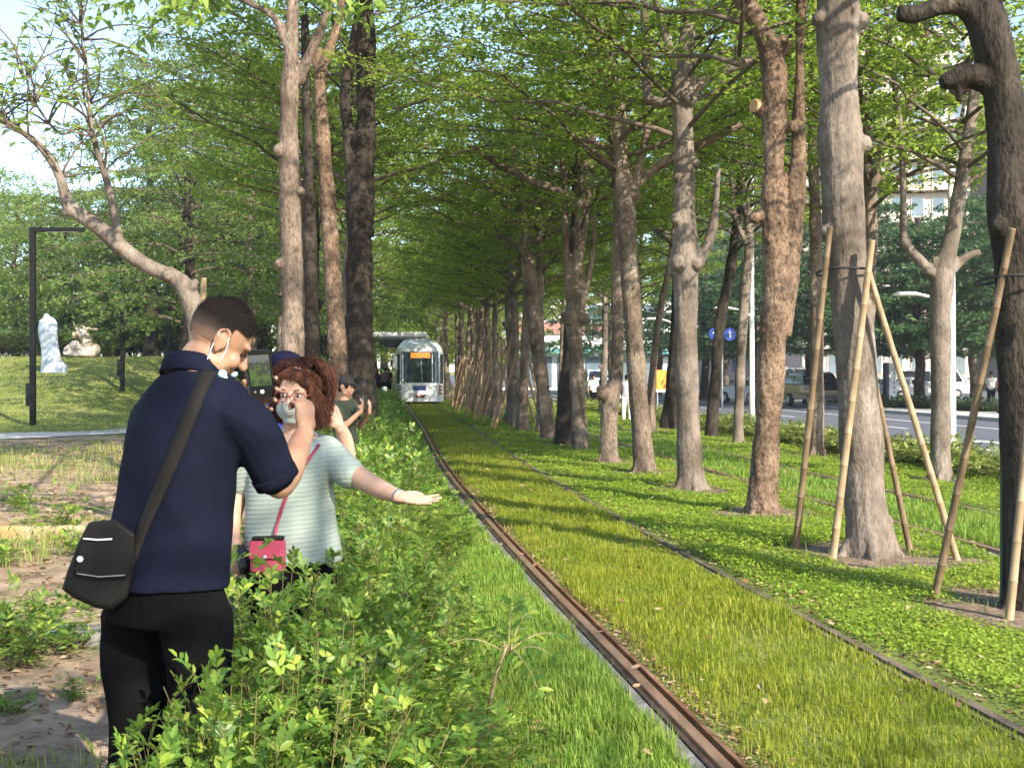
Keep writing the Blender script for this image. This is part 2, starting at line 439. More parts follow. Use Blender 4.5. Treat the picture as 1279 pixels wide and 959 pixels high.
# ================================================================ tram tracks
M['rail'] = noise_mat('rusty rail steel', [(.075, .036, .02), (.20, .10, .055), (.36, .22, .14)], scale=11, stretch=(1, .35, 1), rough=.6, bump=.45, bscale=60, dist=.004, metal=.25)
M['railtop'] = noise_mat('worn rail head', [(.26, .15, .10), (.40, .27, .19)], scale=12, stretch=(1, .12, 1), rough=.4, bump=.1, metal=.5)
M['railbed'] = noise_mat('rail encasement concrete', [(.075, .072, .062), (.16, .155, .14), (.27, .26, .24)], scale=6, rough=.95, bump=.5, bscale=30)
M['rubber'] = noise_mat('black rail rubber', [(.02, .02, .02), (.05, .045, .04)], scale=12, rough=.8, bump=.2)
yt = np.concatenate([np.arange(2.5, 30, .5), np.arange(30, 140, 2.5)])
def section(name, pts, v, m, closed=True, parent=None):
    """extrudes a cross-section (dv, z) along the track at offset v"""
    n = len(pts); V = []
    for Y in yt:
        for a, z in pts: V.append([float(tx(v + a, Y)), Y, z])
    Fs = [[i * n + j, i * n + (j + 1) % n, (i + 1) * n + (j + 1) % n, (i + 1) * n + j] for i in range(len(yt) - 1) for j in range(n)]
    mb = MB(); mb.add(V, Fs); return mb.build(name, m, parent)
def rail(v, inner, label, bed_side, sink=0.0, mat='rail', top='railtop'):
    """grooved tram rail; the groove and lip lie on the gauge side"""
    r = empty('tram_rail', (float(tx(v, 6)), 6, 0), label, 'tram rail')
    s = inner
    base = [(-.070, -.10), (.075, -.10), (.075, .012), (.070, .030), (.047, .030), (.045, -.008), (.012, -.008), (.008, .034), (-.050, .034), (-.058, .022), (-.070, .012)]
    a = section('rail_body', [(s * p, z - sink) for p, z in base], v, M[mat])
    b = section('rail_head', [(s * p, z - sink) for p, z in [(-.048, .030), (.006, .030), (.006, .0375), (-.043, .0385), (-.048, .036)]], v, M[top])
    adopt(r, a, b)
    if bed_side:
        c_ = section('rail_encasement', [(bed_side * p, z) for p, z in [(.083, -.10), (.175, -.10), (.175, -.008), (.162, .004), (.090, .014), (.083, .010)]], v, M['railbed'])
        d_ = section('rubber_seal', [(bed_side * p, z) for p, z in [(.0715, -.10), (.0815, -.10), (.0815, .020), (.0715, .020)]], v, M['rubber'])
        adopt(r, c_, d_)
    return r
M['rail_dim'] = noise_mat('dull soiled rail steel', [(.05, .036, .026), (.11, .085, .06), (.19, .15, .11)], scale=7, stretch=(1, .3, 1), rough=.8, bump=.4, bscale=50)
V1L, V1R, V2L, V2R = 1.175, 2.635, 5.50, 6.935
rail(V1L, 1, 'rusty grooved tram rail edged with grey concrete, left rail of the near track', -1)
rail(V1R, -1, 'half buried tram rail between the yellowish track grass and the bright ground cover', 0, .022, 'rail_dim', 'rail_dim')
rail(V2L, 1, 'thin tram rail just behind the bamboo staked trees, first of the second track', -1)
rail(V2R, -1, 'tram rail of the second track that lies nearer to the road hedge', 1)

# ================================================================ grass, ground cover, litter
rg = np.random.RandomState(11)
def blades(P, h, wd, lean=.45):
    n = len(P); az = rg.uniform(0, 6.283, n); la = np.abs(rg.normal(0, lean, n))
    d = np.stack([np.cos(az), np.sin(az), np.zeros(n)], 1); s = np.stack([-np.sin(az + rg.normal(0, .6, n)), np.cos(az), np.zeros(n)], 1)
    up = np.array([0, 0, 1.])
    b1 = P + up * (h * .55)[:, None] * np.cos(la * .6)[:, None] + d * (h * .55 * np.sin(la * .6))[:, None]
    t = b1 + up * (h * .45 * np.cos(la * 1.7))[:, None] + d * (h * .45 * np.sin(la * 1.7))[:, None]
    w2 = wd[:, None] * .5
    V = np.stack([P - s * w2, P + s * w2, b1 + s * w2 * .85, b1 - s * w2 * .85, t], 1).reshape(-1, 3)
    i = np.arange(n)[:, None] * 5
    return V, i + np.array([[0, 1, 2, 3]]), i + np.array([[3, 2, 4]])
def scatter(v0, v1, bands):
    """random ground points; bands = (Y0, Y1, per m2)"""
    out = []; sc = []
    for a, b, dn in bands:
        n = int((v1 - v0) * (b - a) * dn); v = rg.uniform(v0, v1, n); Y = rg.uniform(a, b, n)
        X = tx(v, Y); out.append(np.column_stack([X, Y, zg(X, Y)])); sc.append(np.full(n, (a + b) / 2))
    return np.concatenate(out), np.concatenate(sc)
def grass(name, parts, m, label):
    Vs, Q, T = [], [], []; n = 0
    for P, h, wd, ln in parts:
        V, q, t = blades(P, h, wd, ln); Vs.append(V); Q.append(q + n); T.append(t + n); n += len(V)
    o = mesh_np(name, np.concatenate(Vs), [np.concatenate(Q), np.concatenate(T)], m, smooth=True)
    return tag(o, label, 'grass', kind='stuff')
def hw(P, Yc, h0, w0, k=.055):
    n = len(P); f = np.clip(nz(P, .9, 1) * .3 + nz(P, 3.1, 2) * .3 + nz(P, 8.5, 3) * .35 + 1, .3, 1.9)
    return h0 * f * rg.uniform(.6, 1.25, n) , w0 * (1 + k * P[:, 1]) * rg.uniform(.7, 1.3, n)
M['grass_y'] = leaf_mat('yellow green track grass', [(.16, .21, .014), (.27, .32, .022), (.37, .41, .036), (.48, .46, .10)], (.48, .54, .045), .45, patch=((.17, .26, .022), 1.3, .6))
M['grass_g'] = leaf_mat('fresh verge grass', [(.07, .15, .02), (.12, .23, .03), (.19, .30, .042), (.31, .36, .09)], (.28, .45, .06), .42, patch=((.22, .28, .045), 1.1, .6))
B1 = [(4.0, 7, 6500), (7, 11, 4200), (11, 17, 2200), (17, 28, 1000), (28, 45, 420), (45, 75, 200)]
P, s_ = scatter(V1L + .11, V1R - .045, B1)
v_ = P[:, 0] + .107 * P[:, 1] - cof(P[:, 1])
keep = (v_ - V1L - .10 > .11 * rg.rand(len(P)) * (1 + nz(P, 4, 3))) & (nz(P, .7, 4) + rg.rand(len(P)) * .8 > -.75)
P = P[keep]; h_, w_ = hw(P, s_, .066, .0042)
grass('track_grass', [(P, h_, w_, .75)], M['grass_y'], 'yellowish green grass growing between the two rails of the near track')
P, s_ = scatter(.30, V1L - .155, B1); k2 = rg.rand(len(P)) < .4 + .6 * sstep(.30, .60, P[:, 0] + .107 * P[:, 1] - cof(P[:, 1]) + .08 * nz(P, 1.6, 2))
P = P[k2]; h_, w_ = hw(P, s_, .082, .0048)
P3, s3 = scatter(V2L + .1, V2R - .1, [(9, 16, 1300), (16, 28, 700), (28, 45, 300), (45, 70, 120)]); h3, w3 = hw(P3, s3, .09, .006)
grass('verge_grass', [(P, h_, w_, .55), (P3, h3, w3, .5)], M['grass_g'], 'fresh green grass of the verge left of the rusty rail and in the second track')

M['cover'] = leaf_mat('bright clover-like ground cover', [(.10, .19, .014), (.17, .28, .022), (.25, .36, .035), (.34, .43, .07)], (.42, .55, .07), .42, patch=((.32, .40, .05), .8, .6))
BASES = []        # places where trunks and stakes leave bare soil
def leaflets(P, s, lift):
    n = len(P); az = rg.uniform(0, 6.283, n)
    D = np.stack([np.cos(az), np.sin(az), rg.normal(.1, .35, n)], 1)
    N = np.stack([rg.normal(0, .35, n), rg.normal(0, .35, n), np.ones(n)], 1)
    return leaves_np(P + np.array([0, 0, 1.]) * lift[:, None], D, N, s, s * .62, .1)
def ground_cover():
    parts = []
    for v0, v1, bands in ((V1R + .085, V2L - .12, [(5, 8, 5200), (8, 12, 3600), (12, 18, 2000), (18, 28, 900), (28, 45, 360), (45, 75, 140)]),
                          (V2R + .1, 9.5, [(12, 22, 1300), (22, 34, 600), (34, 60, 200)])):
        P, _ = scatter(v0, v1, bands); parts.append(P)
    P = np.concatenate(parts)
    v = P[:, 0] + .107 * P[:, 1] - cof(P[:, 1])
    ok = np.ones(len(P), bool)
    for bx, by, br in BASES:
        d = np.hypot((P[:, 0] - bx), (P[:, 1] - by) * .8); ok &= d > br * (.75 + .35 * nz(P, 5, 2) + .35 * rg.rand(len(P)))
    ok &= (v < V1R + .5) * (nz(P, 1.1, 3) * .5 + (v - V1R) * 2.4 + rg.rand(len(P)) * .5 > .42) | (v >= V1R + .5)
    P = P[ok]
    mound = .035 + .03 * nz(P, 1.7, 0) + .022 * nz(P, 5.5, 1)
    lift = np.clip(mound, .008, .15) * rg.uniform(.35, 1.25, len(P))
    s = .021 * (1 + .05 * P[:, 1]) * rg.uniform(.6, 1.3, len(P))
    V, Fq = leaflets(P, s, lift)
    tag(mesh_np('ground_cover', V, Fq, M['cover']), 'bright green clover-like ground cover under the row of staked trees', 'ground cover', kind='stuff')
    P, _ = scatter(V1R + .14, 9.4, [(6, 12, 60), (12, 30, 25)])
    n = len(P); h = rg.uniform(.05, .12, n); V, q, t = blades(P, h, np.full(n, .006), .5)
    tag(mesh_np('stray_grass', V, [q, t], M['grass_g']), 'stray grass blades standing up in the ground cover', 'grass', kind='stuff')

M['litter'] = leaf_mat('dry fallen leaves', [(.09, .05, .03), (.22, .12, .065), (.34, .22, .125), (.44, .33, .21)], (.3, .18, .08), .12, rough=.8)
def litter():
    P1, _ = scatter(-2.6, -.2, [(3, 9, 130), (9, 16, 90), (16, 30, 60)])
    P0, _ = scatter(-9, -2.6, [(7, 16, 60), (16, 27, 35)])
    P2, _ = scatter(V1L + .09, V1L + .23, [(4, 9, 1500), (9, 20, 600)])
    P3, _ = scatter(.35, .75, [(4.5, 9, 300), (9, 30, 110)])
    P5, _ = scatter(V1R + .1, V1R + .4, [(5, 12, 160)]); P6, _ = scatter(.6, 8.8, [(4.5, 12, 5), (12, 26, 3)])
    P4 = []
    for bx, by, br in BASES:
        n = int(60 * br); a = rg.uniform(0, 6.28, n); r = br * np.sqrt(rg.rand(n)); P4.append(np.column_stack([bx + np.cos(a) * r, by + np.sin(a) * r, np.zeros(n)]))
    P = np.concatenate([P1, P0, P2, P3, P5, P6 + np.array([0, 0, .05])] + P4); n = len(P); az = rg.uniform(0, 6.283, n)
    D = np.stack([np.cos(az), np.sin(az), rg.normal(.05, .25, n)], 1); N = np.stack([rg.normal(0, .5, n), rg.normal(0, .5, n), np.ones(n)], 1)
    s = rg.uniform(.022, .06, n) * (1 + .02 * P[:, 1]); s[len(P1) + len(P0):len(P1) + len(P0) + len(P2)] *= .6
    V, Fq = oval_leaves_np(P + np.array([0, 0, .012]), D, N, s, s * .5, rg.uniform(-.3, .4, n)[:, None], .2)
    tag(mesh_np('leaf_litter', V, Fq, M['litter']), 'dry brown fallen leaves lying on the bare soil and beside the rail', 'leaf litter', kind='stuff')
def verge_weeds():
    """tufts of weeds on the left soil"""
    parts = []
    P, _ = scatter(-3.2, -.7, [(2.6, 8, 900), (8, 16, 450), (16, 28, 200)])
    P2, _ = scatter(-9, -3.2, [(8, 16, 260), (16, 27, 110)])
    P3 = np.concatenate([P, P2]); k = nz(P3, .75, 1) + .45 * nz(P3, 2.2, 3) > .5; P3 = P3[k]
    n = len(P3); h = .10 * rg.uniform(.5, 1.5, n) * np.clip(nz(P3, 1.3, 2) + 1, .5, 1.6); w_ = .005 * (1 + .05 * P3[:, 1])
    parts.append((P3, h, w_, .6))
    # lawn on the mound
    n = 110000; Y = rg.uniform(29, 62, n); X = rg.uniform(-30, -8.5, n); P4 = np.column_stack([X, Y, zg(X, Y)])
    px = CX + X / Y * F; k = (px > -60) & (px < 500) & (Y > 31.5 + (X + 10.8) * .6)
    P4 = P4[k]; n = len(P4); parts.append((P4, .06 * rg.uniform(.5, 1.3, n), np.full(n, .02), .6))
    grass('lawn_grass', parts, leaf_mat('lawn grass', [(.11, .16, .03), (.19, .25, .045), (.28, .32, .07), (.40, .38, .16)], (.36, .42, .09), .4, patch=((.36, .34, .15), .45, .6)), 'patches of green grass and weeds on the bare soil and mound at the left')
# ================================================================ trees
UPV = np.array([0, 0, 1.])
M['bark_grey'] = bark_mat('grey brown bark', [(.10, .082, .068), (.18, .147, .12), (.26, .215, .175)], (.34, .295, .25), 6, .4, .55, pit=.45)
M['bark_red'] = bark_mat('flaky reddish bark', [(.075, .048, .033), (.175, .118, .080), (.265, .185, .128)], (.34, .26, .19), 9, .7, .9, fine=30)
M['bark_dark'] = bark_mat('dark bark', [(.020, .016, .013), (.042, .034, .027), (.075, .06, .047)], (.12, .096, .073), 8, .4, .8)  # dark colour also puts in the shade on the right-edge tree
M['bark_mid'] = bark_mat('brown bark', [(.085, .064, .05), (.18, .137, .105), (.265, .205, .16)], (.35, .285, .225), 7, .35, .6)
M['cut'] = noise_mat('sawn wood', [(.36, .20, .10), (.52, .33, .19)], scale=20, rough=.8, bump=.2)
M['twig'] = noise_mat('branch bark', [(.06, .045, .034), (.15, .115, .085)], scale=8, rough=.9, bump=.3)
M['leaf_mid'] = leaf_mat('street tree leaves', [(.09, .165, .024), (.15, .245, .034), (.225, .32, .045), (.32, .385, .065)], (.44, .58, .07), .57, spec=.3)
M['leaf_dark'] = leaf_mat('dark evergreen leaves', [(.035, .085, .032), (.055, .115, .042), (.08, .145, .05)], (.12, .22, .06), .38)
M['leaf_blue'] = leaf_mat('feathery deep green leaves', [(.09, .15, .04), (.14, .21, .058), (.20, .27, .076)], (.36, .47, .10), .54)
M['leaf_light'] = leaf_mat('feathery light green leaves', [(.11, .20, .04), (.17, .28, .055), (.24, .35, .075), (.31, .41, .10)], (.42, .56, .11), .52)
M['leaf_yellow'] = leaf_mat('sunny yellow green leaves', [(.12, .19, .02), (.20, .27, .03), (.28, .34, .05)], (.4, .48, .06), .45)

def stemP(pts, Y, dY=0.0):
    """(px, py, width px) rows -> x, y, z, r rows at depth Y"""
    return np.array([[*W(p[0], p[1], Y + dY * i / max(1, len(pts) - 1)), p[2] * .93 * Y / F / 2] for i, p in enumerate(pts)])
def bark_disp(amp, ring=0):
    def f(c):
        d = amp * (.8 * nz(c * np.array([1, 1, .5]), 7, 0) + .55 * nz(c * np.array([1, 1, .6]), 19, 1) + .35 * nz(c, 48, 2))
        return d
    return f
def rounded_stem(mb, S, step, n=14):
    S = spline(S, step); S[:, 3] *= 1 + .07 * nz(S[:, :3], 3.1, 3)
    mb.tube(S[:, :3], np.maximum(S[:, 3], .004), n)
    return S
def trunk_mesh(name, stems, Y, voxel, m, amp, knots=(), flare=1.22, bury=.06, zadd=0.0):
    mb = MB()
    for k, s in enumerate(stems):
        dY = 0.0
        S = stemP(s[1] if isinstance(s, tuple) else s, Y, s[0] if isinstance(s, tuple) else 0.0)
        if k == 0:
            base = S[0].copy(); S[0, 3] *= flare
            low = base.copy(); low[2] = min(base[2], 0) - bury; low[3] *= flare * 1.12
            mid = S[0].copy(); mid[2] += .22; mid[3] = base[3] * 1.04
            S = np.vstack([low, S[0], mid, S[1:]])
            if Y < 26:                                   # buttress roots
                for j in range(5):
                    a = j * 1.257 + Y * 2.1; u = np.array([math.cos(a), math.sin(a), 0]); r0 = base[3]; kz = 1 + .35 * math.sin(j * 2.3 + Y)
                    c0 = base[:3] * np.array([1, 1, 0])
                    mb.tube(spline(np.array([c0 + u * r0 * .62 + UPV * .30 * kz, c0 + u * r0 * .98 + UPV * .10, c0 + u * r0 * 1.25 + UPV * .01, c0 + u * r0 * 1.6 - UPV * .07]), .04), [r0 * .30] * 3 + [r0 * .26] * 40 if False else r0 * .28, 8)
        rounded_stem(mb, S, max(voxel * 2.5, .05))
    for (px, py, rpx) in knots:
        p = W(px, py, Y); r = rpx * Y / F
        p[1] -= r * .9; mb.ball(p, (r, r * 1.1, r), 10)
    return fuse(mb, name, voxel, m, None, bark_disp(amp), 1)

# ---------------------------------------------------------------- crowns
def crown_data(seed, zb, zt, R_, nl, leafL, leafW, ro, rise=.25, flat=True, dens=1.0, droop=0.0, step=.25, lean=(0, 0)):
    """limbs in tiers, side twigs in a near-horizontal spray, leaf rosettes on the twigs"""
    rs = np.random.RandomState(seed); mb = MB(); LP, LD, LN = [], [], []
    for i in range(nl):
        t = (i + .5) / nl; az = i * 2.39996 + rs.uniform(-.4, .4)
        z0 = zb + (zt - zb) * (.0 + .82 * t) - .5
        ln = R_ * (1 - .55 * t ** 1.5) * rs.uniform(.75, 1.12)
        n = max(5, int(ln / .4)); s = np.linspace(0, 1, n)
        wob = np.cumsum(rs.normal(0, .10, n)); wob -= wob[0]
        a = az + wob * .5
        rr = ln * s; z = z0 + ln * rise * (s ** .75) * 1.3 - droop * ln * s ** 2 + np.cumsum(rs.normal(0, .04, n))
        c = np.stack([np.cos(a) * rr + lean[0] * t, np.sin(a) * rr + lean[1] * t, z], 1)
        mb.tube(c, np.linspace(.024 + .008 * ln * (1 - t * .5), .007, n) * .68, 6, caps=True)
        S = spline(c, step)
        m = len(S); k0 = int(m * .22)
        for j in range(k0, m):
            u = j / m; side = 1 if j % 2 else -1
            T = S[min(j + 1, m - 1)] - S[max(j - 1, 0)]; ta = math.atan2(T[1], T[0]) + side * rs.uniform(.6, 1.25)
            bl = (.35 + .75 * ln / R_ * (1 - .55 * u)) * rs.uniform(.6, 1.25) * (R_ / 4) ** .5
            q = max(3, int(bl / .16)); e = np.linspace(0, 1, q)
            B = S[j] + np.stack([np.cos(ta + e * rs.uniform(-.4, .4)) * e * bl, np.sin(ta) * e * bl, e * bl * rs.uniform(-.02, .28) - droop * 1.4 * bl * e ** 2], 1)
            mb.tube(B[[0, q // 2, -1]], [.011, .008, .004], 3, caps=False)
            for p in B[1:]:
                kk = rs.poisson(ro * dens)
                if kk == 0: continue
                d = np.column_stack([rs.normal(size=(kk, 2)), rs.normal(.05 - droop, .5 if flat else .7, kk)])
                LP.append(p + rs.normal(0, .07, (kk, 3)) * np.array([1, 1, .8])); LD.append(d)
                LN.append(np.column_stack([rs.normal(0, .75, (kk, 2)), np.ones(kk)]))
    LP, LD, LN = np.concatenate(LP), np.concatenate(LD), np.concatenate(LN)
    n = len(LP); L = leafL * rs.uniform(.65, 1.25, n)
    return mb, leaves_np(LP, LD, LN, L, L * leafW / leafL, .12, .15)
def crown_proto(name, m, *a, **k):
    mb, (V, Fq) = crown_data(*a, **k)
    lv = mesh_np('crown', V, Fq, m); br = mb.build('branches', M['twig'], smooth=True)
    for o in (lv, br): COL.objects.unlink(o)
    return br.data, lv.data
CROWN = {}
for i in range(4):
    CROWN['street', i] = crown_proto('c', M['leaf_mid'], 20 + i, 5.3, 10.5, 4.1, 30, .110, .053, 14.0, rise=.20)
CROWN['sparse', 0] = crown_proto('c', M['leaf_mid'], 30, 5.3, 10.5, 3.8, 22, .11, .05, 3.6, rise=.20); CROWN['sparse', 1] = crown_proto('c', M['leaf_mid'], 31, 5.3, 10.5, 3.8, 22, .11, .05, 3.6, rise=.22)
for i in range(2):
    CROWN['low', i] = crown_proto('c', M['leaf_mid'], 40 + i, 4.3, 9.8, 4.3, 30, .112, .054, 13.0, rise=.24)
for i in range(3):
    CROWN['feather', i] = crown_proto('c', M['leaf_light'], 60 + i, 1.5, 9.5, 5.0, 40, .18, .07, 8.4, rise=.34, flat=False, droop=.30)
for i in range(2):
    CROWN['deep', i] = crown_proto('c', M['leaf_blue'], 70 + i, 3.0, 12.0, 4.6, 42, .16, .058, 9.0, rise=.20, flat=False, droop=.28)
for i in range(2):
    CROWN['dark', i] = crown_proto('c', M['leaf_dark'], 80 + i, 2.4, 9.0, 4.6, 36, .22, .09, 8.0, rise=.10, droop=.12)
CROWN['sunny', 0] = crown_proto('c', M['leaf_yellow'], 90, 2.0, 9.0, 4.6, 32, .22, .10, 7.5, rise=.3, flat=False, droop=.2)

def put_crown(root, key, off=(0, 0, 0), rz=0.0, s=(1, 1, 1), m=None):
    for nm, d in zip(('branches', 'crown'), CROWN[key]):
        o = bpy.data.objects.new(nm, d); COL.objects.link(o); o.parent = root
        o.location = off; o.rotation_euler = (0, 0, rz); o.scale = s

# generic trunks (built once, copied) for the trees farther off
def trunk_proto(seed, h, r, m, stakes=False):
    rs = np.random.RandomState(seed); mb = MB(); z = np.linspace(-.1, h, 9)
    S = np.column_stack([np.cumsum(rs.normal(0, .055, 9)), np.cumsum(rs.normal(0, .055, 9)), z, np.linspace(r, r * .42, 9)]); S[0, 3] *= 1.35; S[:, :2] -= S[0, :2]
    rounded_stem(mb, S, .2, 12)
    for k in range(5):
        i = rs.randint(2, 8); a = rs.uniform(0, 6.28); p = S[i, :3]; d = np.array([math.cos(a), math.sin(a), rs.uniform(.3, 1.4)])
        ln = rs.uniform(.12, .3) if k < 2 or p[2] < 3.2 else rs.uniform(.8, 1.9)
        e = np.linspace(0, 1, 4)[:, None]
        mb.tube(p + d * e * ln + UPV * e ** 2 * ln * .35, np.linspace(S[i, 3] * .6, S[i, 3] * (.4 if ln < .35 else .14), 4), 8)
    for k in range(5):
        i = rs.randint(1, 8); a = rs.uniform(0, 6.28); rr = S[i, 3]
        mb.ball(S[i, :3] + rr * .85 * np.array([math.cos(a), math.sin(a), 0]), rr * rs.uniform(.3, .5), 8)
    o = fuse(mb, 'trunk', .035, m, None, bark_disp(.010), 1); COL.objects.unlink(o); return o.data
TRUNK = {('mid', i): trunk_proto(100 + i, 8.6, 0.138 + .012 * i, M['bark_mid'] if i % 2 else M['bark_grey']) for i in range(5)}
TRUNK['dark', 0] = trunk_proto(120, 7.5, .22, M['bark_dark']); TRUNK['dark', 1] = trunk_proto(121, 7.5, .17, M['bark_mid'])

def far_tree(X, Y, tkey, ckey, rz, s, label, group, sc=(1, 1), name='street_tree', hs=1.0, cm=None):
    r = empty(name, (X, Y, float(zg(X, Y))), label, 'tree', group)
    t = bpy.data.objects.new('trunk', TRUNK[tkey]); COL.objects.link(t); t.parent = r; t.rotation_euler = (0, 0, rz); t.scale = (s, s, s * hs)
    put_crown(r, ckey, (0, 0, 0), rz * 1.7, (s * sc[0], s * sc[0], s * hs * sc[1]))
    return r

def near_tree(name, label, stems, Y, m, voxel, amp, knots, crown, coff, rz=0.0, cs=(1, 1, 1), group=None, cuts=()):
    b = stems[0][0] if not isinstance(stems[0], tuple) else stems[0][1][0]
    base = W(b[0], b[1], Y)
    X0 = base[0]; z0 = 0.0
    r = empty(name, (X0, Y, z0), label, 'tree', group)
    t = trunk_mesh('trunk', stems, Y, voxel, m, amp, knots)
    adopt(r, t)
    if crown:
        S = stemP(stems[0][1] if isinstance(stems[0], tuple) else stems[0], Y); o_ = np.argsort(S[:, 2])
        zc = 4.6 if crown[0] in ('low', 'deep') else 6.0
        put_crown(r, crown, (float(np.interp(zc, S[o_, 2], S[o_, 0])) - X0, 0, coff[2]), rz, cs)
    for (px, py, rpx, ax) in cuts:
        mb = MB(); p = W(px, py, Y) + np.array([0, -.03, 0]); rr = rpx * Y / F; ax = np.array(ax, float); ax /= np.linalg.norm(ax)
        mb.tube([p - ax * .05, p, p + ax * .008], [rr, rr, rr * .92], 14); adopt(r, mb.build('sawn_face', M['cut'], smooth=False))
    BASES.append((X0, Y, (.46 if Y < 12 else .34) + b[2] * Y / F * .7))
    return r

# row A: the big trunks right of the near track
near_tree('street_tree', 'thick dark curved tree at the right edge, bending to a sawn off limb',
    [[(1288, 768, 62), (1284, 650, 60), (1277, 520, 60), (1270, 400, 58), (1268, 310, 58), (1264, 238, 60), (1258, 160, 54), (1248, 90, 50), (1236, 40, 50), (1226, -10, 44), (1230, -90, 38), (1245, -220, 30), (1250, -420, 22)],
     [(1240, 60, 44), (1222, 22, 38), (1200, 6, 32), (1172, 8, 28), (1145, 18, 27), (1121, 17, 24)],
     [(1252, 112, 36), (1222, 97, 34), (1198, 96, 30), (1176, 105, 18)], [(1205, 98, 20), (1199, 112, 14), (1196, 128, 6)]],
    8.2, M['bark_dark'], .016, .006, [(1244, 285, 14), (1252, 50, 8), (1262, 430, 10)], ('sparse', 0), (-.2, 0, .2), .4)
near_tree('street_tree', 'stout grey trunk between four bamboo stakes, ringed with knots near the top',
    [[(1085, 698, 62), (1082, 640, 58), (1076, 560, 57), (1069, 450, 56), (1059, 340, 57), (1053, 250, 56), (1050, 185, 62), (1048, 120, 52), (1046, 60, 54), (1047, 25, 60), (1048, -40, 54), (1052, -150, 46), (1050, -300, 36), (1046, -520, 24)]],
    10.57, M['bark_grey'], .016, .006, [(1037, 178, 9), (1062, 186, 9), (1076, 182, 11), (1021, 27, 10), (1049, 18, 13), (1072, 30, 12), (1036, 190, 7), (1104, 650, 9), (1030, 290, 8)], ('sparse', 1), (-.25, 0, .0), 1.1)
near_tree('street_tree', 'reddish brown flaky barked tree with an orange sawn limb on its left',
    [[(953, 642, 38), (956, 560, 37), (964, 440, 40), (970, 350, 40), (968, 280, 36), (967, 200, 32), (968, 140, 36), (966, 80, 33), (950, 35, 28), (932, 5, 25), (912, -30, 22), (890, -120, 18), (885, -300, 12)],
     [(975, 420, 30), (985, 340, 31), (992, 260, 30), (997, 190, 22), (998, 120, 15), (999, 50, 12), (1003, -40, 11), (1006, -160, 9), (1000, -420, 7)],
     [(968, 150, 24), (956, 140, 22), (942, 134, 19)], [(978, 290, 24), (962, 276, 20), (944, 268, 15)], [(980, 70, 14), (984, 52, 12)]],
    13.8, M['bark_red'], .017, .014, [(985, 160, 9), (977, 52, 8), (940, 274, 8), (960, 300, 9)], ('sparse', 0), (-.1, 0, .2), 2.0, cuts=[(941, 133, 8.6, (-1, -.55, .1))])
near_tree('street_tree', 'straight pale trunk forking high into several upright stems, scarred near its foot',
    [[(862, 612, 35), (860, 540, 32), (857, 420, 32), (856, 330, 35), (855, 240, 30), (853, 150, 28), (853, 112, 33), (857, 60, 24), (864, 0, 20), (870, -70, 17), (874, -260, 12)],
     [(860, 118, 20), (885, 96, 15), (920, 82, 14), (946, 74, 12)], [(850, 122, 18), (826, 129, 14), (806, 121, 12)], [(808, 122, 13), (806, 60, 12), (803, -30, 10), (800, -160, 7)],
     [(846, 112, 12), (836, 60, 11), (820, 0, 10), (808, -60, 8), (795, -190, 6)], [(868, 338, 14), (884, 305, 14), (893, 265, 10), (897, 210, 7)], [(842, 325, 16), (838, 345, 10)], [(920, 84, 9), (922, 40, 9), (920, -40, 7)]],
    16.7, M['bark_grey'], .018, .007, [(843, 275, 8), (866, 204, 7), (845, 330, 10), (868, 330, 10), (858, 125, 12), (845, 223, 7)], ('street', 3), (0, 0, .0), 3.0)
near_tree('street_tree', 'slim leaning tree with a dark limb forking to the upper left',
    [[(804, 591, 27), (799, 520, 26), (792, 420, 25), (786, 330, 24), (781, 250, 27), (776, 200, 20), (771, 130, 20), (763, 85, 18), (742, 45, 13), (717, 2, 10), (700, -40, 9), (690, -160, 7)],
     [(782, 247, 17), (800, 226, 14), (835, 200, 13), (885, 176, 12), (926, 155, 10)], [(793, 228, 12), (804, 185, 11), (812, 130, 10), (815, 60, 7)], [(763, 86, 12), (761, 20, 11), (766, -60, 9), (768, -200, 7)]],
    19.7, M['bark_mid'], .020, .007, [(780, 320, 8), (792, 245, 8), (770, 170, 6)], ('street', 0), (0, 0, .1), 4.1)
near_tree('street_tree', 'thin crooked tree with a swollen pruned stump half way up',
    [[(760, 577, 23), (761, 520, 23), (764, 492, 23), (770, 465, 17), (771, 400, 15), (771, 330, 14), (772, 260, 13), (767, 200, 12), (760, 130, 10), (758, 40, 8)], [(766, 497, 20), (752, 488, 16), (748, 482, 12)]],
    22.0, M['bark_mid'], .022, .007, [(752, 492, 9)], ('street', 1), (0, 0, .2), 5.2)
near_tree('street_tree', 'knotted tree with a long bare limb reaching left over the track',
    [[(725, 563, 21), (722, 500, 20), (718, 420, 20), (717, 395, 25), (722, 330, 18), (728, 260, 21), (735, 200, 23), (738, 150, 16), (742, 80, 12), (744, -20, 8)],
     [(714, 398, 12), (708, 330, 10), (706, 260, 9), (703, 170, 7)], [(730, 258, 15), (700, 240, 12), (660, 224, 10), (620, 205, 8), (585, 180, 5)], [(725, 392, 10), (738, 330, 8), (744, 270, 6)]],
    26.0, M['bark_mid'], .028, .010, [(709, 398, 9), (728, 398, 8), (722, 256, 10), (744, 190, 9)], ('low', 0), (0, 0, .5), .3)
near_tree('street_tree', 'dark broad based trunk standing close behind the knotted tree',
    [[(705, 554, 25), (707, 490, 19), (711, 420, 15), (715, 340, 13), (718, 250, 11), (722, 120, 8)]], 27.6, M['bark_dark'], .03, .010, [], ('street', 2), (0, 0, .2), 1.3)
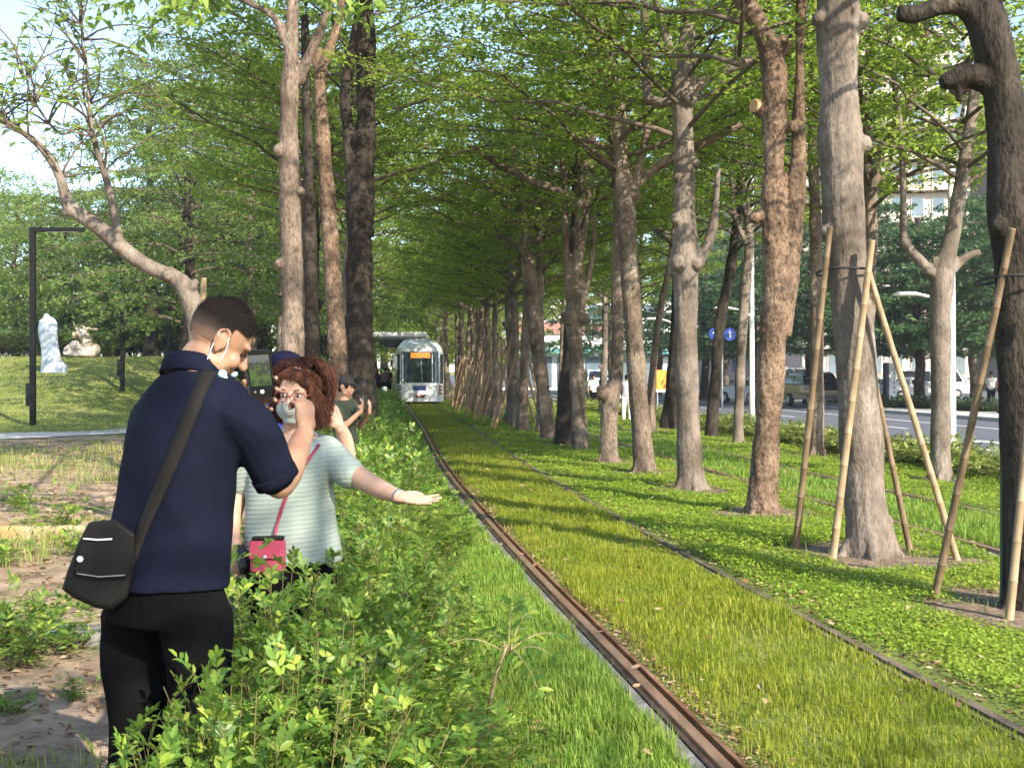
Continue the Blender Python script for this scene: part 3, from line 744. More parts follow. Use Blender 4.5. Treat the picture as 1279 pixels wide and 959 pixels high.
near_tree('street_tree', 'knobbly trunk leaning left above its dark foot',
    [[(684, 548, 22), (679, 490, 20), (671, 430, 20), (664, 370, 20), (657, 310, 18), (650, 260, 15), (646, 220, 12), (640, 120, 8)], [(655, 300, 10), (642, 270, 8), (620, 248, 6), (590, 235, 5)]],
    30.4, M['bark_mid'], .03, .011, [(668, 425, 9), (662, 362, 8), (672, 300, 7)], ('low', 1), (0, 0, .3), 2.3)
# the rest of row A
rt = np.random.RandomState(77)
yA = [32.6, 34.2, 36.4, 38.5, 40.6, 43, 45.2, 47.5, 50, 52.5, 55, 57.4, 60, 63, 66, 70, 74, 78, 83, 88]
for i, Y in enumerate(yA):
    v = 4.15 + rt.uniform(-.25, .2)
    far_tree(v - .107 * Y, Y, ('mid', i % 5), ('low', i % 2) if Y < 46 else ('street', i % 4), rt.uniform(0, 6.28), rt.uniform(.92, 1.08), 'brown trunk in the dense far part of the row right of the tram', 'trees in the far part of the tramway row')
# row B between second track and road
near_tree('street_tree', 'pale tree forked low like a candelabrum in front of the road hedge',
    [[(1175, 602, 28), (1175, 500, 27), (1175, 400, 27), (1177, 345, 30), (1187, 305, 22), (1195, 260, 18), (1205, 200, 17), (1214, 140, 15), (1222, 80, 12), (1231, 0, 10), (1238, -90, 8)],
     [(1173, 352, 15), (1150, 326, 14), (1128, 303, 12)], [(1129, 306, 13), (1128, 250, 10), (1126, 180, 9), (1118, 110, 8), (1110, 40, 7), (1100, -60, 6)], [(1180, 345, 15), (1205, 322, 13), (1224, 315, 11)], [(1168, 345, 12), (1168, 322, 9)]],
    18.2, M['bark_grey'], .02, .006, [(1128, 304, 8), (1158, 340, 7)], ('low', 0), (.3, 0, .5), .9)
near_tree('street_tree', 'tree with long horizontal limbs, half hidden by the stout staked trunk',
    [[(1078, 590, 22), (1082, 450, 20), (1086, 330, 19), (1088, 212, 20), (1108, 180, 15), (1130, 142, 13), (1146, 90, 12), (1160, 10, 10), (1170, -90, 8)],
     [(1108, 182, 11), (1150, 164, 8), (1195, 150, 6), (1245, 140, 4)], [(1088, 225, 12), (1120, 222, 8), (1165, 212, 6), (1225, 205, 4)], [(1087, 215, 14), (1078, 150, 10), (1070, 90, 8), (1072, 0, 6)], [(1088, 235, 8), (1130, 240, 6), (1185, 238, 4)]],
    20.0, M['bark_mid'], .02, .006, [(1084, 214, 10)], ('low', 1), (.2, 0, .3), 2.9)
near_tree('street_tree', 'slim brown trunk seen left of the stout staked tree, before the parked black car',
    [[(1020, 570, 19), (1020, 400, 18), (1019, 300, 16), (1016, 200, 14), (1012, 60, 10)]], 24.0, M['bark_mid'], .025, .006, [], ('street', 1), (0, 0, .4), 3.7)
near_tree('street_tree', 'slender trunk leaning right, standing before the blue road signs',
    [[(889, 547, 17), (893, 480, 15), (900, 400, 15), (912, 340, 14), (921, 270, 12), (926, 200, 10), (932, 80, 7)]], 31.0, M['bark_dark'], .03, .008, [], ('street', 0), (.5, 0, .0), 5.0)
near_tree('street_tree', 'slender upright trunk just right of the one leaning before the road signs',
    [[(922, 552, 14), (925, 450, 14), (930, 370, 14), (936, 300, 12), (930, 240, 11), (930, 170, 8), (932, 40, 6)], [(935, 310, 8), (918, 270, 7), (914, 210, 5)]], 28.5, M['bark_grey'], .03, .008, [], ('street', 3), (.2, 0, .3), 1.0)
near_tree('street_tree', 'thin tree leaning right beside the orange hoarding',
    [[(812, 520, 13), (815, 470, 11), (820, 420, 10), (828, 370, 10), (836, 330, 8), (850, 230, 6)]], 33.5, M['bark_mid'], .03, .008, [], ('street', 2), (.6, 0, .2), 2.0)
near_tree('street_tree', 'wide dark trunk half hidden behind the straight pale trunk',
    [[(838, 532, 26), (840, 480, 18), (843, 420, 13), (846, 330, 11), (850, 200, 8)]], 36.0, M['bark_dark'], .035, .010, [], ('street', 1), (0, 0, .1), 2.6)
for i, Y in enumerate([40, 44, 48, 53, 58, 64, 71, 80]):
    v = 8.5 + rt.uniform(-.3, .3)
    far_tree(v - .107 * Y, Y, ('mid', (i + 2) % 5), ('street', i % 4), rt.uniform(0, 6.28), rt.uniform(.8, .95), 'thin trunk of the far tree line between the second track and the road', 'trees between second track and road')
# row C left of the near track
near_tree('park_tree', 'straight brown trunk, leftmost of the big trunks behind the woman',
    [[(367, 530, 33), (366, 440, 30), (364, 330, 29), (361, 230, 29), (361, 140, 26), (364, 60, 19), (366, 0, 17), (366, -90, 15), (362, -300, 11)], [(360, 60, 13), (342, 22, 11), (305, 0, 9), (260, -30, 6)], [(372, 105, 14), (390, 60, 13), (408, 20, 11), (425, -40, 9)]],
    14.0, M['bark_mid'], .018, .008, [(352, 190, 9), (376, 240, 7), (350, 330, 6)], ('street', 0), (0, 0, 1.6), .4, (.62, .62, 1))
near_tree('park_tree', 'orange brown slender trunk curving between the two big trunks behind the woman',
    [[(428, 520, 26), (422, 440, 24), (416, 350, 23), (409, 250, 22), (403, 160, 18), (400, 100, 17), (412, 60, 14), (424, 20, 12), (430, -60, 10), (430, -240, 8)], [(400, 105, 11), (394, 75, 9), (400, 60, 7)]],
    17.0, M['bark_red'], .02, .006, [(400, 180, 6)], ('street', 1), (0, 0, 2.4), 1.9, (.75, .75, 1))
near_tree('park_tree', 'massive dark trunk splitting in two, nearest to the tram on the left',
    [[(450, 510, 44), (449, 430, 38), (449, 330, 36), (450, 260, 36), (456, 180, 27), (457, 100, 26), (457, 20, 24), (455, -70, 20), (455, -260, 12)], [(443, 270, 22), (438, 190, 18), (431, 115, 15), (440, 60, 11), (448, 0, 9)]],
    20.0, M['bark_dark'], .022, .012, [(450, 175, 10), (462, 290, 8), (436, 400, 8)], ('street', 2), (.2, 0, 2.8), 3.0)
near_tree('park_tree', 'dark trunk in shadow just left of the orange brown slender trunk',
    [[(392, 500, 21), (389, 400, 19), (387, 250, 18), (384, 150, 14), (380, 20, 10)]], 19.0, M['bark_dark'], .024, .010, [], ('street', 3), (-.5, .4, 2.6), 3.9, (.8, .8, 1))
for i, (px, Y) in enumerate([(432, 25), (440, 31), (447, 38), (452, 46), (454, 56), (380, 27), (398, 33)]):
    far_tree((px - CX) * Y / F, Y, ('dark', i % 2), ('street', i % 4), rt.uniform(0, 6.28), 1.12, 'shaded trunk behind the big trunks left of the tram', 'trees behind the left trunks', name='park_tree')
# the low pruned tree leaning left, sparse twigs
def pruned():
    Y = 10.7; rs = np.random.RandomState(8)
    stems = [[(250, 640, 36), (248, 480, 32), (246, 410, 30), (238, 375, 33), (226, 352, 30), (208, 343, 26), (180, 330, 25), (150, 308, 25), (125, 286, 23), (100, 268, 22), (86, 258, 21), (75, 222, 16), (60, 195, 14), (36, 171, 11), (0, 150, 9), (-70, 120, 7)],
             [(150, 306, 13), (142, 262, 11), (130, 215, 10), (119, 180, 10), (112, 130, 7), (108, 80, 5), (102, 20, 4), (96, -40, 3)],
             [(118, 172, 7), (100, 160, 6), (78, 168, 6), (62, 155, 5), (45, 130, 4), (30, 100, 3)], [(225, 350, 20), (214, 343, 18), (211, 335, 14)], [(232, 360, 16), (243, 354, 14), (247, 350, 11)], [(86, 262, 16), (80, 268, 12)]]
    stems = [[(x, y, w_ * .84) for x, y, w_ in st] for st in stems]
    r = near_tree('pruned_tree', 'low pruned tree with a bare limb snaking to the upper left', stems, Y, M['bark_grey'], .014, .004, [(212, 345, 8), (242, 358, 7), (150, 309, 8), (120, 178, 5)], None, (0, 0, 0))
    mb = MB(); LP, LD, LN = [], [], []
    starts = [(112, 130), (108, 80), (100, 30), (118, 172), (60, 155), (30, 100), (45, 130), (0, 150), (36, 171), (130, 215), (112, 150), (20, 160), (105, 50), (75, 222)]
    for (px, py) in starts:
        for k in range(4):
            a = rs.uniform(-2.9, -.2); ln = rs.uniform(50, 130); q = np.linspace(0, 1, 6)
            bend = rs.uniform(-.9, .9); dz = rs.uniform(-.5, .5)
            P = np.array([W(px + math.cos(a + bend * t) * ln * t, py + math.sin(a + bend * t) * ln * t, Y + dz * t) for t in q])
            mb.tube(P, np.linspace(.011, .003, 6), 5)
            for t in range(2, 6):
                if rs.rand() < .62:
                    n = rs.randint(2, 6); LP.append(P[t] + rs.normal(0, .02, (n, 3))); LD.append(np.column_stack([rs.normal(size=(n, 2)), rs.normal(.1, .4, n)])); LN.append(np.column_stack([rs.normal(0, .4, (n, 2)), np.ones(n)]))
                if rs.rand() < .5:
                    b = P[t] + np.array([rs.normal(0, .25), rs.normal(0, .2), rs.normal(.05, .2)]); mb.tube([P[t], (P[t] + b) / 2 + rs.normal(0, .02, 3), b], [.005, .004, .002], 4)
                    n = rs.randint(0, 4); LP.append(b + rs.normal(0, .02, (n, 3))); LD.append(np.column_stack([rs.normal(size=(n, 2)), rs.normal(.1, .4, n)])); LN.append(np.column_stack([rs.normal(0, .4, (n, 2)), np.ones(n)]))
    LP, LD, LN = map(np.concatenate, (LP, LD, LN)); L = .11 * rs.uniform(.6, 1.3, len(LP))
    V, Fq = leaves_np(LP, LD, LN, L, L * .42, .12, .15)
    adopt(r, mb.build('branches', M['twig'], smooth=True), mesh_np('crown', V, Fq, M['leaf_light']))
    return r
pruned()
# leafy sprays hanging in from above at the top left
def spray():
    rs = np.random.RandomState(31); mb = MB(); LP, LD, LN = [], [], []
    Y = 9.0
    for (x0, y0, x1, y1) in [(300, -60, 190, 15), (300, -60, 230, 30), (290, -70, 262, 22), (310, -40, 160, 60), (300, -60, 210, 5), (330, -80, 420, 12), (340, -80, 450, 20), (300, -50, 120, 20), (420, -70, 470, 10)]:
        q = np.linspace(0, 1, 9); dz = rs.uniform(-.6, .6)
        P = np.array([W(x0 + (x1 - x0) * t, y0 + (y1 - y0) * t ** 1.4, Y + dz * t) for t in q]); mb.tube(P, np.linspace(.012, .003, 9), 5)
        for t in range(2, 9):
            n = 7; LP.append(P[t] + rs.normal(0, .03, (n, 3))); LD.append(np.column_stack([rs.normal(size=(n, 2)), rs.normal(-.25, .4, n)])); LN.append(np.column_stack([rs.normal(0, .4, (n, 2)), np.ones(n)]))
    mb.tube([W(300, -62, Y), W(330, -82, Y + .5), W(366, -70, 14.0)], [.014, .025, .04], 8)
    LP, LD, LN = map(np.concatenate, (LP, LD, LN)); L = .13 * rs.uniform(.7, 1.3, len(LP))
    V, Fq = leaves_np(LP, LD, LN, L, L * .36, .12, .25)
    par = [o for o in COL.objects if o.get('label', '').startswith('straight brown trunk, leftmost')][0]
    adopt(par, mb.build('low_branch', M['twig'], smooth=True), mesh_np('low_foliage', V, Fq, M['leaf_light']))
spray()

# ---- park backdrop on the left, trees beyond the tram, trees across the road
def px_tree(px, Y, *a, **k): return far_tree((px - CX) * Y / F, Y, *a, **k)
for i, (px, Y, s, key) in enumerate([(-60, 66, 1.15, 'feather'), (20, 72, 1.05, 'feather'), (85, 66, .95, 'feather'), (150, 70, 1.05, 'feather'), (215, 66, 1.0, 'feather'), (275, 70, 1.1, 'feather'),
                                     (330, 62, 1.15, 'feather'), (50, 84, 1.3, 'feather'), (135, 88, 1.15, 'feather'), (240, 86, 1.35, 'feather'), (330, 84, 1.5, 'feather'), (-20, 92, 1.5, 'feather'), (400, 80, 1.4, 'feather')]):
    px_tree(px, Y, ('dark', i % 2), (key, i % 3), i * 1.3, s * 1.2, 'feathery light green tree in the park behind the sculptures', 'park trees behind the sculptures', name='park_tree', sc=(1, 1))
for i, (px, Y, s) in enumerate([(225, 42, 1.2), (315, 46, 1.3), (190, 60, 1.55), (245, 58, 1.6), (300, 62, 1.75), (350, 57, 1.7), (400, 64, 1.6)]):
    px_tree(px, Y, ('dark', i % 2), ('deep', i % 2), i * 2.1, s, 'tall deep green tree on the lawn left of the big trunks', 'deep green trees on the lawn', name='park_tree')
for i, (px, Y, s) in enumerate([(505, 112, 1.2), (545, 118, 1.3), (470, 122, 1.4), (580, 112, 1.2), (525, 140, 1.7), (440, 105, 1.3), (620, 125, 1.5), (480, 150, 2.0), (560, 155, 2.0)]):
    px_tree(px, Y, ('dark', 0), ('sunny', 0), i * 1.1, s, 'sunlit yellow green tree far beyond the tram stop', 'trees beyond the tram stop', name='park_tree')
for i, (px, Y, s) in enumerate([(1010, 62, 1.05), (1085, 58, 1.0), (1150, 55, .9), (1215, 58, 1.0), (1275, 52, 1.0), (945, 70, 1.0), (880, 78, 1.0), (1050, 75, 1.25), (1180, 72, 1.15), (1300, 66, 1.2), (820, 92, 1.2), (760, 105, 1.2), (980, 88, 1.3), (905, 100, 1.4)]):
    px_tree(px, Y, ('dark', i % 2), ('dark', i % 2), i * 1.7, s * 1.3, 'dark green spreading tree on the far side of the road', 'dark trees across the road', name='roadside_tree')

# the rows go on beside and behind the viewpoint; their crowns shade the near ground
for i, (X, Y, ck, sc_) in enumerate([(4.3, -2.6, 'sparse', .85)]):
    far_tree(X, Y, ('mid', i % 5), (ck, i % 2), 1.1 * i + .4, sc_, 'tree of the tramway rows standing beside the viewpoint', 'trees beside the viewpoint')
# ================================================================ shrubs
M['shrub'] = leaf_mat('hedge leaves', [(.05, .12, .018), (.10, .20, .028), (.17, .28, .04), (.34, .42, .06)], (.32, .47, .065), .44, rough=.42, spec=.45, objvar=.22)
M['shrub_y'] = leaf_mat('yellowish hedge leaves', [(.06, .11, .02), (.12, .18, .03), (.22, .26, .05), (.36, .36, .12)], (.30, .38, .06), .35, objvar=.3)
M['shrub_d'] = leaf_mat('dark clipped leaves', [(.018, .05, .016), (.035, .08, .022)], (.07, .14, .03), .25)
M['stem'] = noise_mat('green brown shoots', [(.10, .09, .03), (.19, .16, .06)], scale=20, rough=.7, bump=.1)
M['stem_w'] = noise_mat('woody shoot', [(.30, .20, .12), (.46, .34, .22)], scale=20, rough=.8, bump=.2)
def shrub_data(seed, h, r, ns, per, pairs, L, Wd, oval, spread=1.0, stemr=.004):
    rs = np.random.RandomState(seed); mb = MB(); P, D, N = [], [], []
    for i in range(ns):
        a = rs.uniform(0, 6.283); b = r * .35 * math.sqrt(rs.rand()); lean = r * math.sqrt(rs.rand()) * spread; a2 = a + rs.normal(0, .5)
        hh = h * rs.uniform(.55, 1.08) * (1 - .25 * (lean / (r * spread + 1e-6)) ** 2)
        t = np.linspace(0, 1, 6)
        S = np.column_stack([math.cos(a) * b + math.cos(a2) * lean * t ** 1.5, math.sin(a) * b + math.sin(a2) * lean * t ** 1.5, hh * t])
        mb.tube(S, np.linspace(stemr, stemr * .4, 6), 4, caps=False)
        n = int(per * hh / h)
        for k in range(n):
            u = .22 + .78 * (k + rs.rand() * .6) / n; u = min(u, 1)
            p = np.array([np.interp(u, t, S[:, j]) for j in range(3)])
            az = k * 2.4 + rs.normal(0, .5); el = rs.uniform(.0, .9) if u < .9 else rs.uniform(.5, 1.3)
            d = np.array([math.cos(az) * math.cos(el), math.sin(az) * math.cos(el), math.sin(el)]); rl = L * (pairs * .62) * rs.uniform(.75, 1.2)
            q = np.linspace(.18, 1, pairs)[:, None]
            R = p + d * rl * q + UPV * (-.28 * rl * q ** 2)
            side = np.cross(d, UPV); side /= np.linalg.norm(side) + 1e-9; up = np.cross(side, d)
            mb.tube([p, R[pairs // 2], R[-1]], [.0016, .0013, .0008], 3, caps=False)
            for sgn in (-1, 1):
                P.append(R[:-1] if pairs > 1 else R); m = len(P[-1])
                D.append(side * sgn * rs.uniform(.7, 1, (m, 1)) + d * .75 + up * rs.normal(.1, .25, (m, 1))); N.append(up + rs.normal(0, .22, (m, 3)))
            P.append(R[-1:]); D.append(d[None] + UPV * -.25); N.append(up[None] + rs.normal(0, .2, (1, 3)))
    P, D, N = map(np.concatenate, (P, D, N)); n = len(P); l = L * rs.uniform(.7, 1.2, n)
    return mb, (oval_leaves_np(P, D, N, l, l * Wd / L, .14, .12) if oval else leaves_np(P, D, N, l, l * Wd / L, .15, .1))
def shrub_proto(m, *a, **k):
    mb, (V, Fq) = shrub_data(*a, **k); lv = mesh_np('foliage', V, Fq, m); st = mb.build('stems', M['stem'], smooth=True)
    for o in (lv, st): COL.objects.unlink(o)
    return st.data, lv.data
SH = {}
for i in range(4): SH['near', i] = shrub_proto(M['shrub'], 200 + i, .82, .38, 36, 15, 5, .040, .020, True)
for i in range(2): SH['far', i] = shrub_proto(M['shrub'], 210 + i, .85, .50, 30, 11, 4, .062, .032, False)
SH['road', 0] = shrub_proto(M['shrub_y'], 220, .62, .6, 40, 9, 3, .075, .045, False); SH['road', 1] = shrub_proto(M['shrub_y'], 221, .66, .65, 40, 9, 3, .075, .045, False)
SH['weed', 0] = shrub_proto(M['shrub'], 230, .30, .30, 16, 7, 4, .042, .020, True, stemr=.003); SH['weed', 1] = shrub_proto(M['shrub'], 231, .26, .34, 18, 6, 3, .055, .024, True, stemr=.003)
SH['bush', 0] = shrub_proto(leaf_mat('park bush leaves', [(.04, .09, .022), (.075, .14, .034), (.12, .20, .05)], (.18, .30, .06), .35), 241, .7, .7, 50, 9, 3, .07, .038, False)
SH['dark', 0] = shrub_proto(M['shrub_d'], 240, .7, .7, 50, 9, 3, .085, .05, False)
def shrub(X, Y, key, s, hs, rz, label, group, name='shrub'):
    r = empty(name, (X, Y, float(zg(X, Y)) - .01), label, 'shrub', group)
    for nm, d in zip(('stems', 'foliage'), SH[key]):
        o = bpy.data.objects.new(nm, d); COL.objects.link(o); o.parent = r; o.rotation_euler = (0, 0, rz); o.scale = (s, s, hs)
    return r
rp = np.random.RandomState(3)
HL, HG = 'leafy green shrub growing tightly in the hedge strip beside the tram track', 'shrubs of the hedge beside the track'
def vfree(X, Y, rr):
    return all(math.hypot(X - a, Y - b) > q + rr for a, b, q in ((-1.0, 3.62, .30), (-.90, 5.0, .20), (-.95, 4.75, .10)))
for row, (v0, hmul) in enumerate(((-.44, 1.10), (-.20, 1.0), (.01, .72), (.17, .38))):
    Y = (3.05, 2.62, 2.5, 2.6)[row]
    while Y < 9.5:
        v = v0 + rp.uniform(-.09, .09); X = float(tx(v, Y)) - float(cof(Y))
        if vfree(X, Y, .12): shrub(X, Y, ('near', rp.randint(4)), rp.uniform(.80, 1.02) * (.8 if row == 0 and Y < 3.6 else 1), hmul * rp.uniform(.85, 1.1), rp.uniform(0, 6.28), HL, HG)
        Y += rp.uniform(.30, .42) * (1 + .06 * Y)
for row, v0 in enumerate((-.45, -.12, .14)):
    Y = 9.4 + .2 * row
    while Y < 64:
        v = v0 + rp.uniform(-.12, .12); X = float(tx(v, Y)) - .5 * float(cof(Y))
        shrub(X, Y, ('far', rp.randint(2)), rp.uniform(.85, 1.1) * (1 + .006 * Y), (1.16, 1.10, .62)[row] * rp.uniform(.85, 1.1), rp.uniform(0, 6.28), HL, HG)
        Y += rp.uniform(.5, .7) * (1 + .022 * Y)
for X, Y, s_, h_ in [(-.92, 4.42, .8, 1.12), (-.70, 4.5, .8, 1.10), (-.58, 4.85, .8, 1.08), (-.76, 4.15, .8, 1.02), (-.84, 3.15, .7, 1.02), (-.66, 3.35, .75, 1.05), (-.60, 3.75, .8, 1.05), (-.52, 5.25, .8, 1.05), (-.62, 5.6, .8, 1.05)]:
    shrub(X, Y, ('near', rp.randint(4)), s_, h_, rp.uniform(0, 6.28), HL, HG)
# weeds at the foot of the man and along the left edge of the picture
for px, Y, k, s in [(8, 6.3, 0, 1.0), (52, 6.6, 1, 1.0), (-20, 6.5, 0, 1.2), (40, 7.2, 1, .9), (18, 5.4, 1, .45), (95, 5.6, 0, .4), (0, 9.5, 1, 1.0), (60, 11, 0, 1.2), (110, 10, 1, 1.0), (30, 13, 0, 1.2)]:
    shrub((px - CX) * Y / F, Y, ('weed', k), s, s * rp.uniform(.8, 1.1), rp.uniform(0, 6.28), 'low leafy weed on the bare soil at the far left, behind the man', 'weeds on the soil left of the man', 'weed')
# young sapling with big feathered leaves at the hedge edge
def sapling():
    rs = np.random.RandomState(4); b = np.array([-.10, 5.3, 0]); r = empty('sapling', b, 'lone sapling with woody stem and big feathered leaves at the right edge of the hedge', 'sapling')
    mb = MB(); S = np.array([b, W(612, 880, 5.25), W(620, 840, 5.2), W(634, 806, 5.15)]); S = spline(S, .05); mb.tube(S, np.linspace(.011, .006, len(S)), 7)
    P, D, N = [], [], []
    for (x1, y1, dy) in [(690, 826, -.1), (600, 800, .1), (660, 772, .15), (560, 812, -.2), (672, 868, -.25), (585, 850, .2), (640, 760, 0), (700, 800, .2)]:
        p0 = S[-1] + rs.normal(0, .008, 3) - UPV * .03 * rs.rand(); p1 = W(x1, y1, 5.15 + dy); q = np.linspace(0, 1, 7)[:, None]
        R = p0 + (p1 - p0) * q + UPV * .05 * np.sin(q * 2.6); mb.tube(R, np.linspace(.003, .0012, 7), 4)
        d = (p1 - p0) / np.linalg.norm(p1 - p0); side = np.cross(d, UPV + np.array([0, -.6, 0])); side /= np.linalg.norm(side); up = np.cross(side, d)
        for sg in (-1, 1):
            P.append(R[1:]); D.append(side * sg + d * .6 + rs.normal(0, .1, (6, 3))); N.append(up + rs.normal(0, .15, (6, 3)))
        P.append(R[-1:]); D.append(d[None]); N.append(up[None])
    P, D, N = map(np.concatenate, (P, D, N)); V, Fq = oval_leaves_np(P, D, N, .062 * rs.uniform(.8, 1.15, len(P)), .024, .14, .15)
    adopt(r, mb.build('stem', M['stem_w'], smooth=True), mesh_np('foliage', V, Fq, M['shrub']))
sapling()
# clipped shrubs between row B and the road, and the planting beyond the road
Y = 13.0; k = 0
while Y < 62:
    for v0 in (9.45, 9.95):
        v = v0 + rp.uniform(-.1, .1); shrub(v - .107 * Y, Y + .4 * (v0 > 9.7), ('road', k % 2), rp.uniform(.9, 1.1), rp.uniform(.55, .85), rp.uniform(0, 6.28), 'yellowish green shrub in the hedge along the near edge of the road', 'shrubs along the road edge'); k += 1
    Y += .75 + .012 * Y
for px, Y in [(1104, 56), (1116, 55), (1128, 54.5), (1141, 54), (1154, 53.6), (1198, 50.5), (1210, 50), (1222, 49.6), (1235, 49), (1090, 57), (1166, 53), (1060, 62), (1040, 64), (1258, 47), (1272, 46.5)]:
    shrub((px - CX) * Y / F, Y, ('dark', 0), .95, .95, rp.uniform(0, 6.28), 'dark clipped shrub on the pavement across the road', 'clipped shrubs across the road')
# dark understorey below the park trees
for i in range(34):
    px = -30 + i * 13 + rp.uniform(-5, 5); Yq = rp.uniform(62, 68)
    shrub((px - CX) * Yq / F, Yq, ('bush', 0), rp.uniform(2.2, 3.2), rp.uniform(2.2, 4.6), rp.uniform(0, 6.28), 'green bush at the foot of the park trees on the mound', 'bushes under the park trees')
# ================================================================ stakes
M['bamboo'] = noise_mat('weathered bamboo', [(.17, .115, .06), (.28, .20, .115), (.37, .285, .18)], scale=6, stretch=(3, 3, .5), rough=.55, bump=.15)
M['bamboo_shaded'] = noise_mat('shade darkened bamboo', [(.085, .055, .03), (.15, .10, .058), (.22, .16, .09)], scale=6, stretch=(3, 3, .5), rough=.6, bump=.15)  # darker copy of the bamboo, shade on these poles put into the colour
M['bamboo_r'] = noise_mat('reddish bamboo', [(.28, .15, .08), (.44, .27, .15)], scale=6, stretch=(3, 3, .5), rough=.6, bump=.15)
M['band'] = plain('black rubber band', (.012, .012, .013), .6)
M['green_steel'] = noise_mat('green painted steel', [(.03, .055, .045), (.055, .085, .07)], scale=10, rough=.5, bump=.1)
def bamboo(a, b, r, m, label, group=None):
    a, b = np.asarray(a, float), np.asarray(b, float); mb = MB(); ln = np.linalg.norm(b - a); n = int(ln / .26); P, R = [], []
    for i in range(n):
        t0 = i / n
        for dt, k in ((0, 1.04), (.012, 1.08), (.03, .99), (.5, .975), (.96, .99)):
            t = t0 + dt / n; P.append(a + (b - a) * t); R.append(r * k * (1 - .18 * t))
    P.append(b); R.append(r * .84); P = np.array(P); P += nz(P, 2.0, 1)[:, None] * .012 * np.array([1, .4, 0])
    mb.tube(P, R, 10); o = mb.build('bamboo_stake', m, smooth=False); move_origin(o, P[0])
    o.data.polygons.foreach_set('use_smooth', np.array([len(p.vertices) == 4 for p in o.data.polygons]))
    return tag(o, label, 'stake', group)
bamboo(W(994, 692, 10.8), W(1036, 283, 10.30), .033, M['bamboo_shaded'], 'dark bamboo stake left of the stout knotted trunk, leaning toward it')
bamboo(W(1040, 699, 10.42), W(1089, 300, 10.24), .036, M['bamboo'], 'pale bamboo stake crossing just in front of the stout knotted trunk')
bamboo(W(1195, 701, 10.34), W(1083, 334, 10.28), .032, M['bamboo'], 'bamboo stake leaning in from the right to the stout knotted trunk')
bamboo(W(1136, 690, 10.85), W(1062, 330, 10.86), .030, M['bamboo_shaded'], 'bamboo stake standing behind the stout knotted trunk, mostly hidden by it')
bamboo(W(1165, 748, 8.6), W(1263, 285, 7.93), .030, M['bamboo_shaded'], 'dark bamboo stake leaning right against the curved dark tree')
bamboo(W(1259, 776, 7.82), W(1296, 380, 7.9), .030, M['bamboo'], 'pale bamboo stake at the right edge in front of the curved dark tree')
bamboo(W(1345, 690, 8.75), W(1238, 294, 8.42), .028, M['bamboo'], 'short visible bamboo tip behind the curved dark tree at the right edge')
bamboo(W(243, 640, 11.1), W(255, 347, 10.9), .035, M['bamboo'], 'bamboo stake behind the head of the man, beside the low pruned tree')
mb = MB()
for sx in (0, 1): mb.box((.0 if sx else -.018, .0 if not sx else -.018, .78), (.005 if not sx else .04, .04 if not sx else .005, 1.62))
gp = mb.build('green_post', M['green_steel']); gp.location = (*W(1254, 752, 8.4)[:2], 0); tag(gp, 'thin green steel post before the curved dark tree at the right edge', 'post')
def band(pts, Y, label):
    mb = MB(); c = W(*pts, Y); a = np.linspace(0, 6.283, 28); P = np.column_stack([c[0] + .235 * np.cos(a) * 1.12, c[1] + .26 * np.sin(a), c[2] + .015 * np.sin(a * 2) + .02 * np.cos(a)])
    mb.tube(P, .011, 6); o = mb.build('tie_band', M['band'], smooth=True); move_origin(o, c); tag(o, label, 'tie band')
band((1058, 338), 10.57, 'black band tying the bamboo stakes to the stout knotted trunk')
band((1268, 348), 8.2, 'black band tying the bamboo stakes to the curved dark tree')
rb = np.random.RandomState(9)
for Y in [35, 37.3, 39.5, 41.5, 44, 46.3, 48.7, 51, 53.6, 56, 59, 62]:
    cx_ = 4.1 - .107 * Y
    for k in range(3):
        a = (3.6, 4.6, 5.6)[k] + rb.uniform(-.25, .25); d = np.array([math.cos(a), math.sin(a)]); R0 = rb.uniform(.75, 1.05)
        bamboo([cx_ + d[0] * R0, Y + d[1] * R0, -.05], [cx_ + d[0] * .1, Y + d[1] * .1 - .2, rb.uniform(2.3, 2.9)], .045, M['bamboo_r'] if k != 1 else M['bamboo'], 'bamboo prop leaning on a far trunk right of the tram', 'bamboo props of the far trees')

# ================================================================ tram
M['tram_white'] = noise_mat('pearl white tram paint', [(.72, .75, .80), (.82, .84, .87)], scale=1.2, rough=.3, bump=0, spec=.5, coat=.4)
M['tram_grey'] = plain('tram grey panels', (.22, .24, .27), .4)
M['tram_glass'] = noise_mat('tinted tram glass', [(.012, .018, .02), (.035, .06, .06)], scale=1.6, rough=.06, bump=0, spec=.7)
M['tram_dark'] = plain('tram underframe', (.012, .012, .014), .6)
M['led'] = plain('amber destination display', (.4, .14, .03), .5, emit=((1, .36, .06), .38))
M['plate_blue'] = plain('blue number plate', (.05, .09, .30), .4)
M['lamp_red'] = plain('red lamp lens', (.35, .07, .06), .25)
M['lamp_white'] = plain('headlamp lens', (.55, .58, .62), .15)
M['deco'] = plain('black decal', (.03, .025, .03), .5)
M['deco_p'] = plain('pink decal', (.6, .25, .22), .5)
